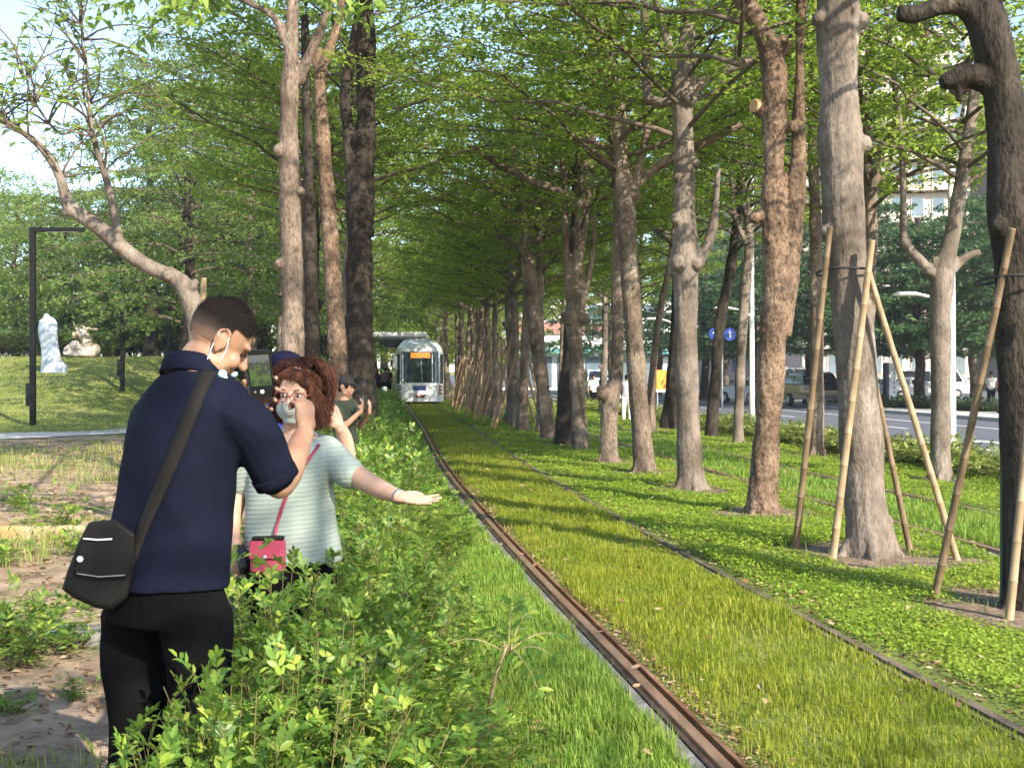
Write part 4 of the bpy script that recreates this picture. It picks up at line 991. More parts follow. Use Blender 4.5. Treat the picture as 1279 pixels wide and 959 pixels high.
def tram():
    TY = 64.5; r = empty('tram', (1.92 - .107 * TY + float(cof(TY)), TY, 0), 'white light rail tram coming head-on along the grass track', 'tram', rz=math.atan(.107)); r.scale = (1.04, 1.04, 1.04)
    def hw(z): return 1.25 - .0 * z if z < 2.55 else 1.25 - .42 * ((z - 2.55) / .81) ** 2.0
    def y0(z): return (.10 * max(0, .55 - z)) + .13 * max(0, z - 1.1) + (1.1 * ((z - 2.72) / .64) ** 2.2 if z > 2.72 else 0)
    def out(u, z, off=0.0):
        n = 3.4; c, s = math.cos(u), math.sin(u); h = hw(z) + off
        x = -h * math.copysign(abs(c) ** (2 / n), c); y = y0(z) + 1.15 * (1 - abs(s) ** (2 / n)) - off
        return [x, y, z]
    zs = [.14, .2, .55, 1.0, 1.1, 1.8, 2.4, 2.55, 2.72, 2.85, 3.0, 3.12, 3.22, 3.30, 3.36]; us = np.linspace(0, math.pi, 41); mb = MB(); V = []
    for z in zs:
        V.append([-hw(z), 30, z])
        for u in us: V.append(out(u, z))
        V.append([hw(z), 30, z])
    n = len(us) + 2
    mb.add(V, [[i * n + j, i * n + j + 1, (i + 1) * n + j + 1, (i + 1) * n + j] for i in range(len(zs) - 1) for j in range(n - 1)] + [[(len(zs) - 1) * n + j for j in range(n)]])
    mb.build('body', M['tram_white'], r, smooth=True)
    def xu(x, z):                                   # angle on the outline at lateral position x
        return math.acos(np.clip(-math.copysign(abs(x / hw(z)) ** 1.7, x), -1, 1))
    def panel(name, x0, x1, z0, z1, m, off=.012, nx=12, nzv=8, parent=r, taper=0.0):
        V = []
        for i in range(nzv + 1):
            z = z0 + (z1 - z0) * i / nzv
            k = 1 - taper * (z - z0) / max(.01, z1 - z0)
            for j in range(nx + 1): V.append(out(xu((x0 + (x1 - x0) * j / nx) * k, z), z, off))
        q = MB(); q.add(V, [[i * (nx + 1) + j, i * (nx + 1) + j + 1, (i + 1) * (nx + 1) + j + 1, (i + 1) * (nx + 1) + j] for i in range(nzv) for j in range(nx)])
        return q.build(name, m, parent, smooth=True)
    ws = panel('windscreen', -.95, .95, 1.13, 2.73, M['tram_glass'], .012)
    panel('destination_display', -.48, .52, 2.40, 2.68, M['led'], .022, nzv=2, parent=ws)
    for s in (-1, 1):
        panel('corner_window', s * 1.04, s * 1.20, 1.08, 2.60, M['tram_glass'], .014, nx=4)
        panel('headlight', s * .98, s * 1.16, .52, .98, M['tram_grey'] if s < 0 else M['lamp_red'], .016, nx=4)
        panel('headlight_lens', s * 1.0, s * 1.14, .60, .70, M['lamp_white'], .026, nx=3, nzv=2); panel('headlight_lens', s * 1.0, s * 1.14, .80, .90, M['lamp_white'], .026, nx=3, nzv=2)
    panel('number_plate', -.36, .30, .73, .97, M['plate_blue'], .016, nzv=2)
    bp = panel('bumper', -.95, .95, .16, .34, M['tram_white'], .07, nzv=2)
    for (x, z, s_) in [(-.25, .46, .07), (-.16, .40, .08), (-.05, .43, .09), (.05, .47, .08), (.14, .40, .08), (.22, .46, .06), (-.02, .35, .1), (.1, .33, .08)]:
        panel('decal', x - s_, x + s_, z - s_ * .6, z + s_ * .8, M['deco'] if (x * 100) % 2 < 1 else M['deco_p'], .02 + .002 * (1 + (x * 37) % 3), nx=3, nzv=2)
    q = MB(); P = np.array([out(xu(x, z), z, .04) for x, z in ((.1, 1.16), (.07, 1.7), (.04, 2.35))]); q.tube(P, .022, 6); q.tube([P[1], P[2], np.array(out(xu(.04, 2.45), 2.45, .04))], .032, 6); q.build('wiper', M['tram_grey'], r)
    for x0 in (-.88, .62):
        q = MB(); q.tube([out(xu(x0, z), z, .02) for z in (1.2, 1.7, 2.3, 2.66)], .03, 5); q.build('windscreen_trim', M['tram_white'], ws)
    for s in (-1, 1):                                                   # side glazing, doors, mirrors
        q = MB(); q.box((s * 1.255, 15.8, 1.85), (.02, 27.5, 1.15)); q.build('side_window_band', M['tram_glass'], r)
        q = MB(); q.box((s * 1.262, 16, .55), (.012, 27, .5)); q.build('side_skirt', M['tram_grey'], r)
        q = MB(); q.tube([[s * 1.22, .75, 2.55], [s * 1.42, .62, 2.62], [s * 1.45, .6, 2.3]], .025, 6); q.box((s * 1.46, .58, 2.12), (.10, .07, .34)); q.build('mirror_arm', M['tram_dark'], r)
    q = MB(); q.box((0, 15, .09), (2.1, 28, .16)); q.build('underframe', M['tram_dark'], r)
    q = MB(); q.box((0, 14, 3.42), (1.5, 22, .16), bev=.05); q.build('roof_fairing', M['tram_grey'], r)
    return r
tram()
# ---- tram stop: white canopy, columns, platform, people waiting
M['white_steel'] = noise_mat('white painted steel', [(.78, .79, .80), (.85, .86, .86)], scale=2, rough=.5, bump=.05)
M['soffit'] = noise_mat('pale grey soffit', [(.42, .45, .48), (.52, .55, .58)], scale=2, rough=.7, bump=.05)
def stop():
    Y0, Y1 = 73.0, 100.0; r = empty('tram_stop_canopy', (-8.8, 80, 0), 'long white flat roofed tram stop canopy behind and left of the tram', 'canopy', rz=math.atan(.107))
    q = MB(); q.box((.35, 5, 4.0), (4.9, 27, .30), bev=.04); q.build('roof', M['white_steel'], r)
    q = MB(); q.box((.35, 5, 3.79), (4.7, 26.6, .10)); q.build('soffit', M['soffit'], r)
    for y in (-6.5, 3, 13):
        q = MB(); P = np.array([[-2.0, y, 0], [-1.9, y, 2.5], [-1.2, y, 3.75]]); q.tube(P, [.20, .22, .34], 12); q.build('column', M['white_steel'], r)
    q = MB(); q.box((-1.9, 8, 1.7), (.12, 14, 2.6)); q.build('back_wall', M['white_steel'], r)
    q = MB(); q.box((-.2, 5.5, .15), (2.6, 27, .34), bev=.03); p = q.build('platform', M['pave']); p.location = r.location; p.rotation_euler = r.rotation_euler; tag(p, kind='structure')
    return r
stop()
q = MB(); q.tube([[0, 0, 0], [0, 0, .55]], .045, 12); q.tube([[0, 0, .50], [0, 0, .56], [0, 0, 1.02], [0, 0, 1.06]], [.05, .105, .105, .08], 14)
o = q.build('marker_post', M['white_steel'], smooth=True); o.location = (*W(480.5, 511, 55)[:2], 0); tag(o, 'small white marker post beside the track in front of the tram', 'marker post')

# ================================================================ park furniture on the left
M['lamp_black'] = plain('black lamp paint', (.004, .0045, .005), .6, .2)
M['lens'] = plain('frosted lamp lens', (.7, .7, .66), .4)
def park_lamp(px, Y, base_py, top_py, arm, label):
    X = (px - CX) * Y / F; z0 = float(zg(X, Y)); h = H - (top_py - HY) * Y / F - z0; r = empty('park_lamp', (X, Y, z0), label, 'park lamp')
    q = MB(); q.box((0, 0, h / 2 - .1), (.15, .15, h + .2), bev=.01); q.build('pole', M['lamp_black'], r)
    q = MB(); q.box((arm[0] / 2 + .076 * np.sign(arm[0]), arm[1] / 2, h - .07), (abs(arm[0]), .14 + abs(arm[1]), .12), bev=.01); a = q.build('lamp_arm', M['lamp_black'], r)
    q = MB(); q.box((arm[0] * .62, arm[1] * .62, h - .136), (abs(arm[0]) * .6 + .05, .08 + abs(arm[1]) * .5, .012)); q.build('lamp_lens', M['lens'], a)
    q = MB(); q.box((-.13, 0, .9), (.11, .14, .65), bev=.01); q.build('control_box', M['lamp_black'], r)
park_lamp(41, 34.8, 537, 284, (1.42, 0), 'black L-shaped park lamp at the far left, its arm pointing right')
park_lamp(153, 46, 480, 330, (.3, -1.2), 'black park lamp nearer the man, right of the stone sculpture')
park_lamp(211, 52, 460, 352, (.3, -1.2), 'thin black park lamp behind the low pruned tree')
park_lamp(276, 44, 460, 372, (.9, 0), 'black park lamp just above the head of the man')
M['blue_stone'] = noise_mat('pale blue glazed stone', [(.32, .37, .44), (.43, .48, .55)], scale=1.5, rough=.35, bump=.1, coat=.3)
M['rough_stone'] = noise_mat('buff carved stone', [(.27, .22, .18), (.42, .36, .30), (.52, .46, .40)], scale=2.5, rough=.9, bump=.5, dist=.08)
def sculptures():
    Y = 50.0; k = Y / F; X0 = (61 - CX) * k; r = empty('tall_sculpture', (X0, Y, float(zg(X0, Y))), 'smooth pale blue upright slab sculpture on the lawn', 'sculpture')
    q = MB(); S = []
    for (px, py, w_) in [(64, 470, 28), (64, 450, 25), (62, 432, 23), (60, 418, 25), (60, 408, 25), (60, 400, 20), (60, 396, 11)]: S.append([*W(px, py, Y), w_ * k / 2])
    S = spline(np.array(S), .1); q.tube(S[:, :3], S[:, 3], 16, flat=.5, up=[1, 0, 0]); q.ball(W(58, 395, Y), .13, 10); q.ball(W(51, 402, Y), .10, 8)
    adopt(r, fuse(q, 'slab', .05, M['blue_stone'], None, lambda c: .012 * nz(c, 1.6, 0)))
    q = MB(); q.ball(W(76, 462, Y), (.28, .25, .35), 10); q.ball(W(79, 466, Y), (.2, .2, .2), 8); adopt(r, fuse(q, 'foot_stone', .05, M['blue_stone'], None, lambda c: .05 * nz(c, 4, 1)))
    Y = 58.0; k = Y / F; X0 = (100 - CX) * k; q = MB()
    for (px, py, rx, rz_, dy) in [(89, 437, 9, 7, 0), (95, 433, 9, 8, 0), (104, 438, 9, 7, .1), (112, 440, 9, 8, 0), (117, 437, 5, 8, .2), (100, 443, 20, 3.5, 0), (110, 427, 6.5, 11, 0), (106, 419, 6, 7, -.1), (100, 416, 5, 4.5, -.2), (95.5, 419, 3.2, 4.5, -.25), (98, 409.5, 1.8, 3.5, -.1), (103, 409, 3.5, 2.5, 0), (111, 411, 5, 2.2, 0), (117, 411.5, 4.5, 1.5, .1), (84, 441, 5, 4, 0)]:
        q.ball(W(px, py, Y) + np.array([0, dy, 0]), (rx * k, .25 + rx * k * .6, rz_ * k), 12)
    o = fuse(q, 'stone_sculpture', .045, M['rough_stone'], None, lambda c: .04 * nz(c, 2.4, 2) + .03 * nz(c, 6, 1)); move_origin(o, (X0, Y, float(zg(X0, Y)))); tag(o, 'rough buff stone animal-like sculpture lying on the mound', 'sculpture')
sculptures()
for px, Y, py0, py1, lab in [(183, 63, 447, 412, 'thin pale timber stake on the mound between the park lamps'), (243, 62, 447, 395, 'pale timber stake on the mound behind the man')]:
    bamboo(W(px, py0, Y), W(px - 1, py1, Y), .07, M['bamboo'], lab)
M['sand'] = noise_mat('ochre kerb stone', [(.22, .14, .045), (.30, .21, .09), (.34, .29, .21)], scale=3, rough=.9, bump=.3)
q = MB(); q.box((0, 0, .02), (2.1, .42, .16), rz=.05, bev=.03); o = q.build('edging_stone', M['sand']); o.location = (*W(40, 655, 11.0)[:2], float(zg(-4.4, 11)) + .02); tag(o, 'ochre and grey edging stone lying on the soil left of the man', 'edging stone')
q = MB(); q.box((0, 0, .0), (.5, .26, .12), rz=-.1, bev=.03); o = q.build('edging_stone', M['railbed']); o.location = (*W(80, 790, 6.9)[:2], float(zg(-2.6, 6.9)) + .02); tag(o, 'grey concrete slab half buried in the soil beside the leg of the man', 'edging stone')

# ================================================================ street side
M['lamp_white_paint'] = noise_mat('white lamp post paint', [(.66, .66, .64), (.80, .80, .78)], scale=3, rough=.5, bump=.05)
def street_lamp(Y, label, arm_z, h=7.6):
    X = 10.12 - .107 * Y; r = empty('street_lamp', (X, Y, 0), label, 'street lamp')
    q = MB(); q.tube([[0, 0, 0], [0, 0, 1.2], [0, 0, h]], [.085, .075, .05], 14); q.build('pole', M['lamp_white_paint'], r, smooth=True)
    q = MB(); q.tube([[0, 0, -.05], [0, 0, .34], [0, 0, .36]], [.17, .17, .12], 14); q.build('base', M['lamp_white_paint'], r)
    for z, L_ in ((arm_z, -1.0), (h - .1, 1.8)):
        q = MB(); q.tube(spline(np.array([[0, 0, z - .22], [L_ * .25, 0, z - .05], [L_ * .55, 0, z + .02], [L_ * .7, 0, z + .03]]), .08), .028, 8); a = q.build('arm', M['lamp_white_paint'], r, smooth=True)
        q = MB(); q.tube([[L_ * .5, 0, z + .02], [L_ * .65, 0, z + .04], [L_ * .95, 0, z + .035], [L_ * 1.06, 0, z + .02]], [.04, .10, .11, .03], 12, flat=.42, up=[0, 1, 0]); q.build('lamp_head', M['lamp_white_paint'], a, smooth=True)
street_lamp(21.4, 'white street lamp post beside the candelabrum-shaped tree', 3.0)
street_lamp(33.0, 'white street lamp whose low arm shows beside the leaning slender trunk', 3.4)
street_lamp(41.6, 'white street lamp left of the straight pale trunk', 3.5)
M['sign_blue'] = plain('blue sign face', (.02, .07, .42), .35); M['sign_navy'] = plain('navy sign side', (.012, .02, .09), .4); M['sign_white'] = plain('white sign face', (.72, .76, .80), .4); M['white_mark'] = plain('white sign mark', (.85, .85, .85), .5)
M['steel'] = plain('galvanised steel', (.35, .36, .37), .4, metal=.6)
Y = 60.0; X0 = (902 - CX) * Y / F; r = empty('road_sign', (X0, Y, 0), 'pair of round blue road signs with white arrows on one pole', 'road sign')
q = MB(); q.tube([[0, 0, -.05], [0, 0, 3.9]], .05, 10); q.build('pole', M['steel'], r); q = MB(); q.box((0, -.06, 3.62), (.9, .04, .06)); q.build('bracket', M['steel'], r)
for s in (-1, 1):
    q = MB(); q.tube([[s * .38, -.09, 3.62], [s * .38, -.12, 3.62]], .31, 20); b = q.build('sign_disc', M['sign_blue'], r)
    q = MB(); q.add([[s * .38 + a, -.125, 3.62 + c] for a, c in ((-.04, -.18), (.04, -.18), (.04, .04), (.13, .04), (0, .2), (-.13, .04), (-.04, .04))], [[0, 1, 2, 6], [5, 2, 3], [5, 3, 4]][:1] + [[5, 3, 4]]); q.build('arrow', M['white_mark'], b)
Y = 60.0; X0 = (1111 - CX) * Y / F; r = empty('sign_totem', (X0, Y, .13), 'blue and white upright totem sign with vertical blue characters across the road', 'totem sign', rz=.25)
q = MB(); q.box((-.20, 0, 1.02), (.16, .34, 2.1), bev=.01); q.build('side_fin', M['sign_navy'], r); q = MB(); q.box((.1, -.02, 1.10), (.42, .26, 1.86), bev=.01); f_ = q.build('sign_face', M['sign_white'], r)
q = MB()
for i in range(6):
    z = 1.80 - i * .23
    q.box((.17, -.155, z), (.13, .006, .022)); q.box((.17, -.155, z - .06), (.10, .006, .02)); q.box((.125 + .04 * (i % 3), -.156, z - .05), (.022, .006, .13)); q.box((.20 - .02 * (i % 2), -.157, z - .09), (.02, .006, .07))
q.build('lettering', M['sign_blue'], f_)
M['orange'] = plain('orange hoarding', (.80, .28, .04), .6)
Y = 62.0; r = empty('hoarding', ((831 - CX) * Y / F, Y, 0), 'small bright orange board on white legs beside the road', 'hoarding')
q = MB(); q.box((0, 0, 1.32), (.92, .05, 1.05), bev=.01); q.build('board', M['orange'], r); q = MB(); q.box((0, -.035, .77), (.96, .03, .14)); q.build('base_strip', M['white_mark'], r)
for s in (-1, 1): q = MB(); q.box((s * .40, .04, .4), (.06, .06, .9)); q.build('leg', M['steel'], r)

# ---------------------------------------------------------------- vehicles
M['car_white'] = plain('white car paint', (.70, .71, .73), .25, coat=.6); M['car_black'] = plain('black car paint', (.012, .013, .016), .2, coat=.8); M['car_silver'] = plain('silver car paint', (.48, .50, .53), .3, coat=.5, metal=.2)
M['car_blue'] = plain('pale blue car paint', (.42, .50, .60), .3, coat=.5)
M['car_glass'] = plain('car glass', (.02, .025, .03), .05, .7); M['tyre'] = plain('tyre rubber', (.018, .018, .018), .8); M['rim'] = plain('alloy rim', (.5, .5, .52), .3, metal=.7)
def car(X, Y, rz, paint, label, kind='car', z=0.02):
    r = empty('parked_car' if kind != 'van' else 'parked_van', (X, Y, z), label, kind, rz=rz)
    if kind == 'van': L_, Wd, prof, belt, cab = 4.7, 1.75, [(-2.35, .35), (-2.35, .95), (-2.25, 1.05), (2.2, 1.1), (2.35, 1.0), (2.35, .35)], 1.08, [(-2.1, 1.05), (-1.55, 1.85), (-1.3, 1.95), (2.1, 1.95), (2.25, 1.8), (2.28, 1.08)]
    elif kind == 'suv': L_, Wd, prof, belt, cab = 4.5, 1.85, [(-2.25, .38), (-2.25, .85), (-2.1, 1.0), (-.9, 1.08), (2.2, 1.10), (2.25, .8), (2.25, .38)], 1.08, [(-1.0, 1.06), (-.35, 1.62), (0, 1.70), (1.7, 1.68), (2.0, 1.58), (2.2, 1.08)]
    else: L_, Wd, prof, belt, cab = 4.4, 1.75, [(-2.2, .32), (-2.2, .72), (-2.0, .85), (-.85, .93), (1.5, .97), (2.1, .95), (2.2, .8), (2.2, .32)], .95, [(-.95, .92), (-.2, 1.36), (.1, 1.42), (.95, 1.40), (1.3, 1.3), (1.85, .94)]
    def ext(prof, w0, w1, zc):
        q = MB(); n = len(prof); V = []
        for s, kk in ((-1, 1), (-1, 0), (1, 0), (1, 1)):
            for y, zz in prof:
                wt = w0 + (w1 - w0) * np.clip((zz - zc) / .8, 0, 1); ins = .05 if kk == 0 else 0
                V.append([s * (wt / 2 - (0 if kk == 0 else .0)) * (1 if kk == 0 else .93), y * (.985 if kk else 1), zz - (0 if not kk else 0)])
        V = np.array(V).reshape(4, n, 3); order = [0, 1, 2, 3]; V2 = np.concatenate([V[0], V[1], V[2], V[3]])
        Fs = [list(range(n)), [3 * n + i for i in range(n - 1, -1, -1)]] + [[a * n + i, a * n + (i + 1) % n, (a + 1) * n + (i + 1) % n, (a + 1) * n + i] for a in range(3) for i in range(n)]
        q.add(V2, [f[::-1] for f in Fs]); return q
    b = ext(prof, Wd, Wd, 0).build('body', paint, r); c_ = ext(cab, Wd * .97, Wd * .80, belt).build('roof', paint, r)
    for o in (b, c_):
        bv = o.modifiers.new('b', 'BEVEL'); bv.width = .05; bv.segments = 2; bv.limit_method = 'ANGLE'; bv.angle_limit = rad(35)
    zt = max(p[1] for p in cab); zl = belt + .05; zh = zt - .12
    def yat(z, side):
        a = [p for p in cab]; i0 = (0, 1) if side < 0 else (-1, -2)
        p, q_ = a[i0[0]], a[i0[1]]; return p[0] + (q_[0] - p[0]) * np.clip((z - p[1]) / (q_[1] - p[1] + 1e-6), 0, 1.0)
    def hwid(z): return (Wd * .97 + (Wd * .80 - Wd * .97) * np.clip((z - belt) / .8, 0, 1)) / 2 + .012
    for s in (-1, 1):
        y0, y1, y2, y3 = yat(zl, -1) + .22, yat(zh, -1) + .12, yat(zh, 1) - .12, yat(zl, 1) - .22; ym = (y0 + y3) / 2 + .1
        for a, b2, c2, d2 in ((y0, y1, ym - .05, ym - .05), (ym + .05, ym + .05, y2, y3)):
            q = MB(); q.add([[s * hwid(zl), a, zl], [s * hwid(zh), b2, zh], [s * hwid(zh), c2, zh], [s * hwid(zl), d2, zl]], [[0, 1, 2, 3]]); q.build('side_window', M['car_glass'], r)
        for e, nm in ((-1, 'windscreen'), (1, 'rear_window')):
            if s > 0: continue
            q = MB(); f = .03 * e; q.add([[-hwid(zl) + .12, yat(zl, e) + f, zl], [hwid(zl) - .12, yat(zl, e) + f, zl], [hwid(zh) - .14, yat(zh, e) + f, zh], [-hwid(zh) + .14, yat(zh, e) + f, zh]], [[0, 1, 2, 3]]); q.build(nm, M['car_glass'], r)
        for yw in (-L_ * .31, L_ * .30):
            q = MB(); q.tube([[s * (Wd / 2 - .2), yw, .32], [s * (Wd / 2 + .015), yw, .32]], .32, 20); wh = q.build('wheel', M['tyre'], r)
            q = MB(); q.tube([[s * (Wd / 2), yw, .32], [s * (Wd / 2 + .03), yw, .32]], [.2, .19], 14); q.build('rim', M['rim'], wh)
        q = MB(); q.box((s * Wd * .38, -L_ / 2 - .005, belt - .28), (.30, .06, .14), bev=.02); q.build('headlight', M['lamp_white'], r)
        q = MB(); q.box((s * Wd * .40, L_ / 2 + .005, belt - .25), (.22, .06, .2), bev=.02); q.build('tail_light', M['lamp_red'], r)
    q = MB(); q.box((0, -L_ / 2 - .02, .42), (Wd * .9, .08, .2), bev=.02); q.box((0, L_ / 2 + .02, .42), (Wd * .9, .08, .2), bev=.02); q.build('bumper', M['tram_dark'] if kind != 'car' else paint, r)
    q = MB(); q.box((0, L_ / 2 + .065, .58), (.4, .02, .13)); q.build('number_plate', M['white_mark'], r)
    return r
def at(px, Y): return (px - CX) * Y / F
car(at(938, 66), 66, math.pi + .35, M['car_white'], 'white car parked on the road, partly behind a slender trunk', 'car', z=.02)
car(at(991, 73), 73, math.pi / 2 + .12, M['car_silver'], 'silver van seen from the side, behind the reddish tree', 'van', z=.1)
car(at(1019, 60), 60, .15, M['car_black'], 'black off-road car seen behind the dark bamboo stake', 'suv')
car(at(1138, 74), 74, math.pi / 2 + .3, M['car_white'], 'white car in the car park right of the totem sign', 'car')
car(at(1098, 80), 80, math.pi / 2, M['car_silver'], 'silver car in the car park left of the totem sign', 'car')
car(at(1165, 82), 82, math.pi / 2 - .2, M['car_white'], 'white van in the car park behind the candelabrum-shaped tree', 'van')
car(at(757, 66), 66, .1, M['car_blue'], 'pale blue car seen between the thin crooked tree and the slim leaning tree', 'car')
car(at(742, 84), 84, .1, M['car_white'], 'white van on the far road, glimpsed left of the thin crooked tree', 'van')

# ---------------------------------------------------------------- buildings
M['wall_pink'] = noise_mat('salmon tiled wall', [(.42, .34, .30), (.50, .42, .37)], scale=1, rough=.8, bump=.1); M['wall_cream'] = noise_mat('cream wall', [(.42, .37, .32), (.50, .46, .41)], scale=1, rough=.8, bump=.1)
M['wall_white'] = noise_mat('off white wall', [(.62, .62, .60), (.74, .74, .72)], scale=1, rough=.8, bump=.1); M['bglass'] = noise_mat('building glass', [(.05, .08, .10), (.14, .20, .25)], scale=.4, rough=.1, bump=0, spec=.6)
M['teal'] = plain('teal awning', (.12, .40, .40), .6); M['shop_red'] = plain('red shop fascia', (.33, .14, .12), .5)
def block(x, Y, wd, fl, bays, wall, trim, label, fh=3.2, rz=0.0, depth=14):
    r = empty('apartment_block', (x, Y, 0), label, 'apartment block', rz=rz); h = fl * fh + 1
    q = MB(); q.box((0, depth / 2, h / 2), (wd, depth, h)); q.build('wall', wall, r)
    q = MB(); q.box((0, depth / 2, h + .25), (wd + .6, depth + .6, .5)); q.build('roof', trim, r)
    bw = wd / bays; f0 = MB(); w_, hh = bw * .52, fh * .56
    f0.box((0, -.05, 0), (w_ + .25, .1, hh + .25)); fr = f0.build('window_frame', trim); g0 = MB(); g0.box((0, -.08, 0), (w_, .1, hh)); g0.box((0, -.07, 0), (.08, .14, hh)); gl = g0.build('pane', M['bglass'])
    for o in (fr, gl): COL.objects.unlink(o)
    for k in range(fl):
        for b in range(bays):
            o = bpy.data.objects.new('window', fr.data); COL.objects.link(o); o.parent = r; o.location = (-wd / 2 + bw * (b + .5), 0, 1 + fh * (k + .5))
            p = bpy.data.objects.new('pane', gl.data); COL.objects.link(p); p.parent = o
        if k % 1 == 0:
            q = MB(); q.box((0, -.45, 1 + fh * k), (wd * .98, .9, .16))
            for b in range(0, bays, 2): q.box((-wd / 2 + bw * (b + .5), -.88, 1 + fh * k + .5), (bw * .9, .08, .9))
            q.build('balcony', trim, r)
    return r
block(38, 122, 17, 11, 8, M['wall_pink'], M['wall_cream'], 'salmon and cream apartment block with balconies seen through the forked pale tree')
block(58, 118, 17, 9, 8, M['wall_cream'], M['wall_white'], 'cream apartment block behind the upper part of the curved dark tree')
block(26, 150, 14, 9, 7, M['wall_cream'], M['wall_pink'], 'pale apartment block glimpsed behind the forked trunks at the right')
r = empty('shop_building', (9, 128, 0), 'low white shop building with teal awning and red fascia at the end of the road', 'shop', rz=.1)
q = MB(); q.box((0, 6, 5), (22, 12, 10)); q.build('wall', M['wall_white'], r); q = MB(); q.box((0, -.7, 4.1), (20, 1.6, .5)); q.build('awning', M['teal'], r); q = MB(); q.box((-3, -.12, 6.5), (12, .24, 1.2)); q.build('fascia', M['shop_red'], r)
for i in range(7): q = MB(); q.box((-9 + i * 3, -.06, 1.9), (2.4, .16, 3.2)); q.build('shop_window', M['bglass'], r); q = MB(); q.box((-9 + i * 3, -.06, 8.3), (1.6, .16, 1.5)); q.build('window', M['bglass'], r)
# ================================================================ people
from mathutils.bvhtree import BVHTree
def skin_mat(name, c1, c2):
    m = noise_mat(name, [c1, c2], scale=9, rough=.52, bump=.12, bscale=120, dist=.002, spec=.35)
    b = m.node_tree.nodes['Principled BSDF']; b.inputs['Subsurface Weight'].default_value = .12; b.inputs['Subsurface Radius'].default_value = (.012, .005, .003)
    return m
M['skin_tan'] = skin_mat('tan skin', (.27, .145, .09), (.36, .21, .14)); M['skin_fair'] = skin_mat('fair skin', (.40, .235, .165), (.49, .31, .225))
M['hair_black'] = noise_mat('black hair', [(.006, .005, .0045), (.018, .014, .012)], scale=60, rough=.8, bump=.5, bscale=200, dist=.004, spec=.12)
M['hair_brown'] = noise_mat('reddish brown hair', [(.020, .007, .004), (.062, .022, .012), (.125, .050, .026)], scale=34, stretch=(1, 1, .3), rough=.6, bump=.7, bscale=150, dist=.005, spec=.2)
M['navy'] = noise_mat('navy pique cotton', [(.0038, .0046, .012), (.0072, .0088, .021)], scale=3, rough=.85, bump=.25, bscale=420, dist=.002, spec=.08)
M['black_cloth'] = noise_mat('black trouser cloth', [(.0025, .0025, .003), (.006, .006, .0065)], scale=4, rough=.95, bump=.25, bscale=300, dist=.002, spec=.04)
M['black_nylon'] = noise_mat('black nylon', [(.0035, .0035, .0035), (.008, .0075, .007)], scale=6, rough=.7, bump=.3, bscale=200, dist=.003, spec=.2)
M['strap_web'] = noise_mat('dark brown webbing', [(.0032, .0026, .0023), (.007, .0055, .0048)], scale=8, rough=.85, bump=.3, bscale=300, dist=.002)
M['mask_blue'] = noise_mat('pale blue mask', [(.26, .43, .46), (.36, .52, .55)], scale=10, rough=.85, bump=.2)
M['mask_grey'] = noise_mat('pale grey mask', [(.29, .30, .285), (.36, .37, .352)], scale=6, rough=.85, bump=.15)
M['white_cord'] = plain('white elastic', (.78, .76, .74), .7)
M['pink_leather'] = noise_mat('pink leather', [(.22, .025, .055), (.32, .05, .09)], scale=8, rough=.45, bump=.15)
M['black_plastic'] = plain('black plastic', (.008, .008, .009), .3)
M['eye_white'] = plain('eye white', (.7, .68, .66), .2); M['iris'] = plain('dark iris', (.02, .012, .008), .1); M['lip'] = plain('lips', (.35, .13, .11), .45); M['brow'] = plain('eyebrow hair', (.03, .02, .015), .7)
M['frame_red'] = plain('dark red spectacle frame', (.22, .05, .05), .3)
def ribbed():
    m, nt, b = nodes('mint ribbed knit'); L = nt.links
    g = nt.nodes.new('ShaderNodeTexCoord'); wv = nt.nodes.new('ShaderNodeTexWave'); wv.wave_type = 'BANDS'; wv.bands_direction = 'Z'; wv.inputs['Scale'].default_value = 17; wv.inputs['Distortion'].default_value = 1.2; wv.inputs['Detail'].default_value = 1; wv.inputs['Detail Scale'].default_value = .6
    mp = nt.nodes.new('ShaderNodeMapping'); mp.inputs['Rotation'].default_value = (0, .10, 0); L.new(g.outputs['Object'], mp.inputs[0]); L.new(mp.outputs[0], wv.inputs['Vector'])
    r = ramp(nt, [(.235, .278, .245), (.258, .304, .268)], [.1, .6]); L.new(wv.outputs[1], r.inputs[0]); L.new(r.outputs[0], b.inputs['Base Color'])
    bp = nt.nodes.new('ShaderNodeBump'); bp.inputs['Strength'].default_value = .25; bp.inputs['Distance'].default_value = .005; L.new(wv.outputs[1], bp.inputs['Height']); L.new(bp.outputs[0], b.inputs['Normal']); b.inputs['Roughness'].default_value = .85
    return m
M['mint'] = ribbed()

def loft(mb, rings, n=28, e=2.3):
    """rings: (centre, A, B) with half-axis vectors"""
    a = np.linspace(0, 2 * math.pi, n, endpoint=False); ca, sa = np.cos(a), np.sin(a)
    ca, sa = np.sign(ca) * np.abs(ca) ** (2 / e), np.sign(sa) * np.abs(sa) ** (2 / e); V = []
    for c, A, B in rings: V.append(np.asarray(c) + ca[:, None] * np.asarray(A) + sa[:, None] * np.asarray(B))
    m = len(rings); Fs = [[i * n + j, i * n + (j + 1) % n, (i + 1) * n + (j + 1) % n, (i + 1) * n + j] for i in range(m - 1) for j in range(n)]
    mb.add(np.concatenate(V), Fs + [list(range(n - 1, -1, -1)), [(m - 1) * n + j for j in range(n)]])
def body_rings(rows, lat, fwd, step=.03):
    """rows: (x, y, z, a, b) -> smooth rings"""
    S = spline(np.array(rows, float), step); return [(s[:3], lat * s[3], fwd * s[4]) for s in S]
def limb(mb, rows, n=14, step=.03):
    S = spline(np.array(rows, float), step); mb.tube(S[:, :3], S[:, 3], n); mb.ball(S[0, :3], S[0, 3] * .98, 12); mb.ball(S[-1, :3], S[-1, 3] * .98, 12)
def Wr(px, py, Y, r): return [*W(px, py, Y), r]
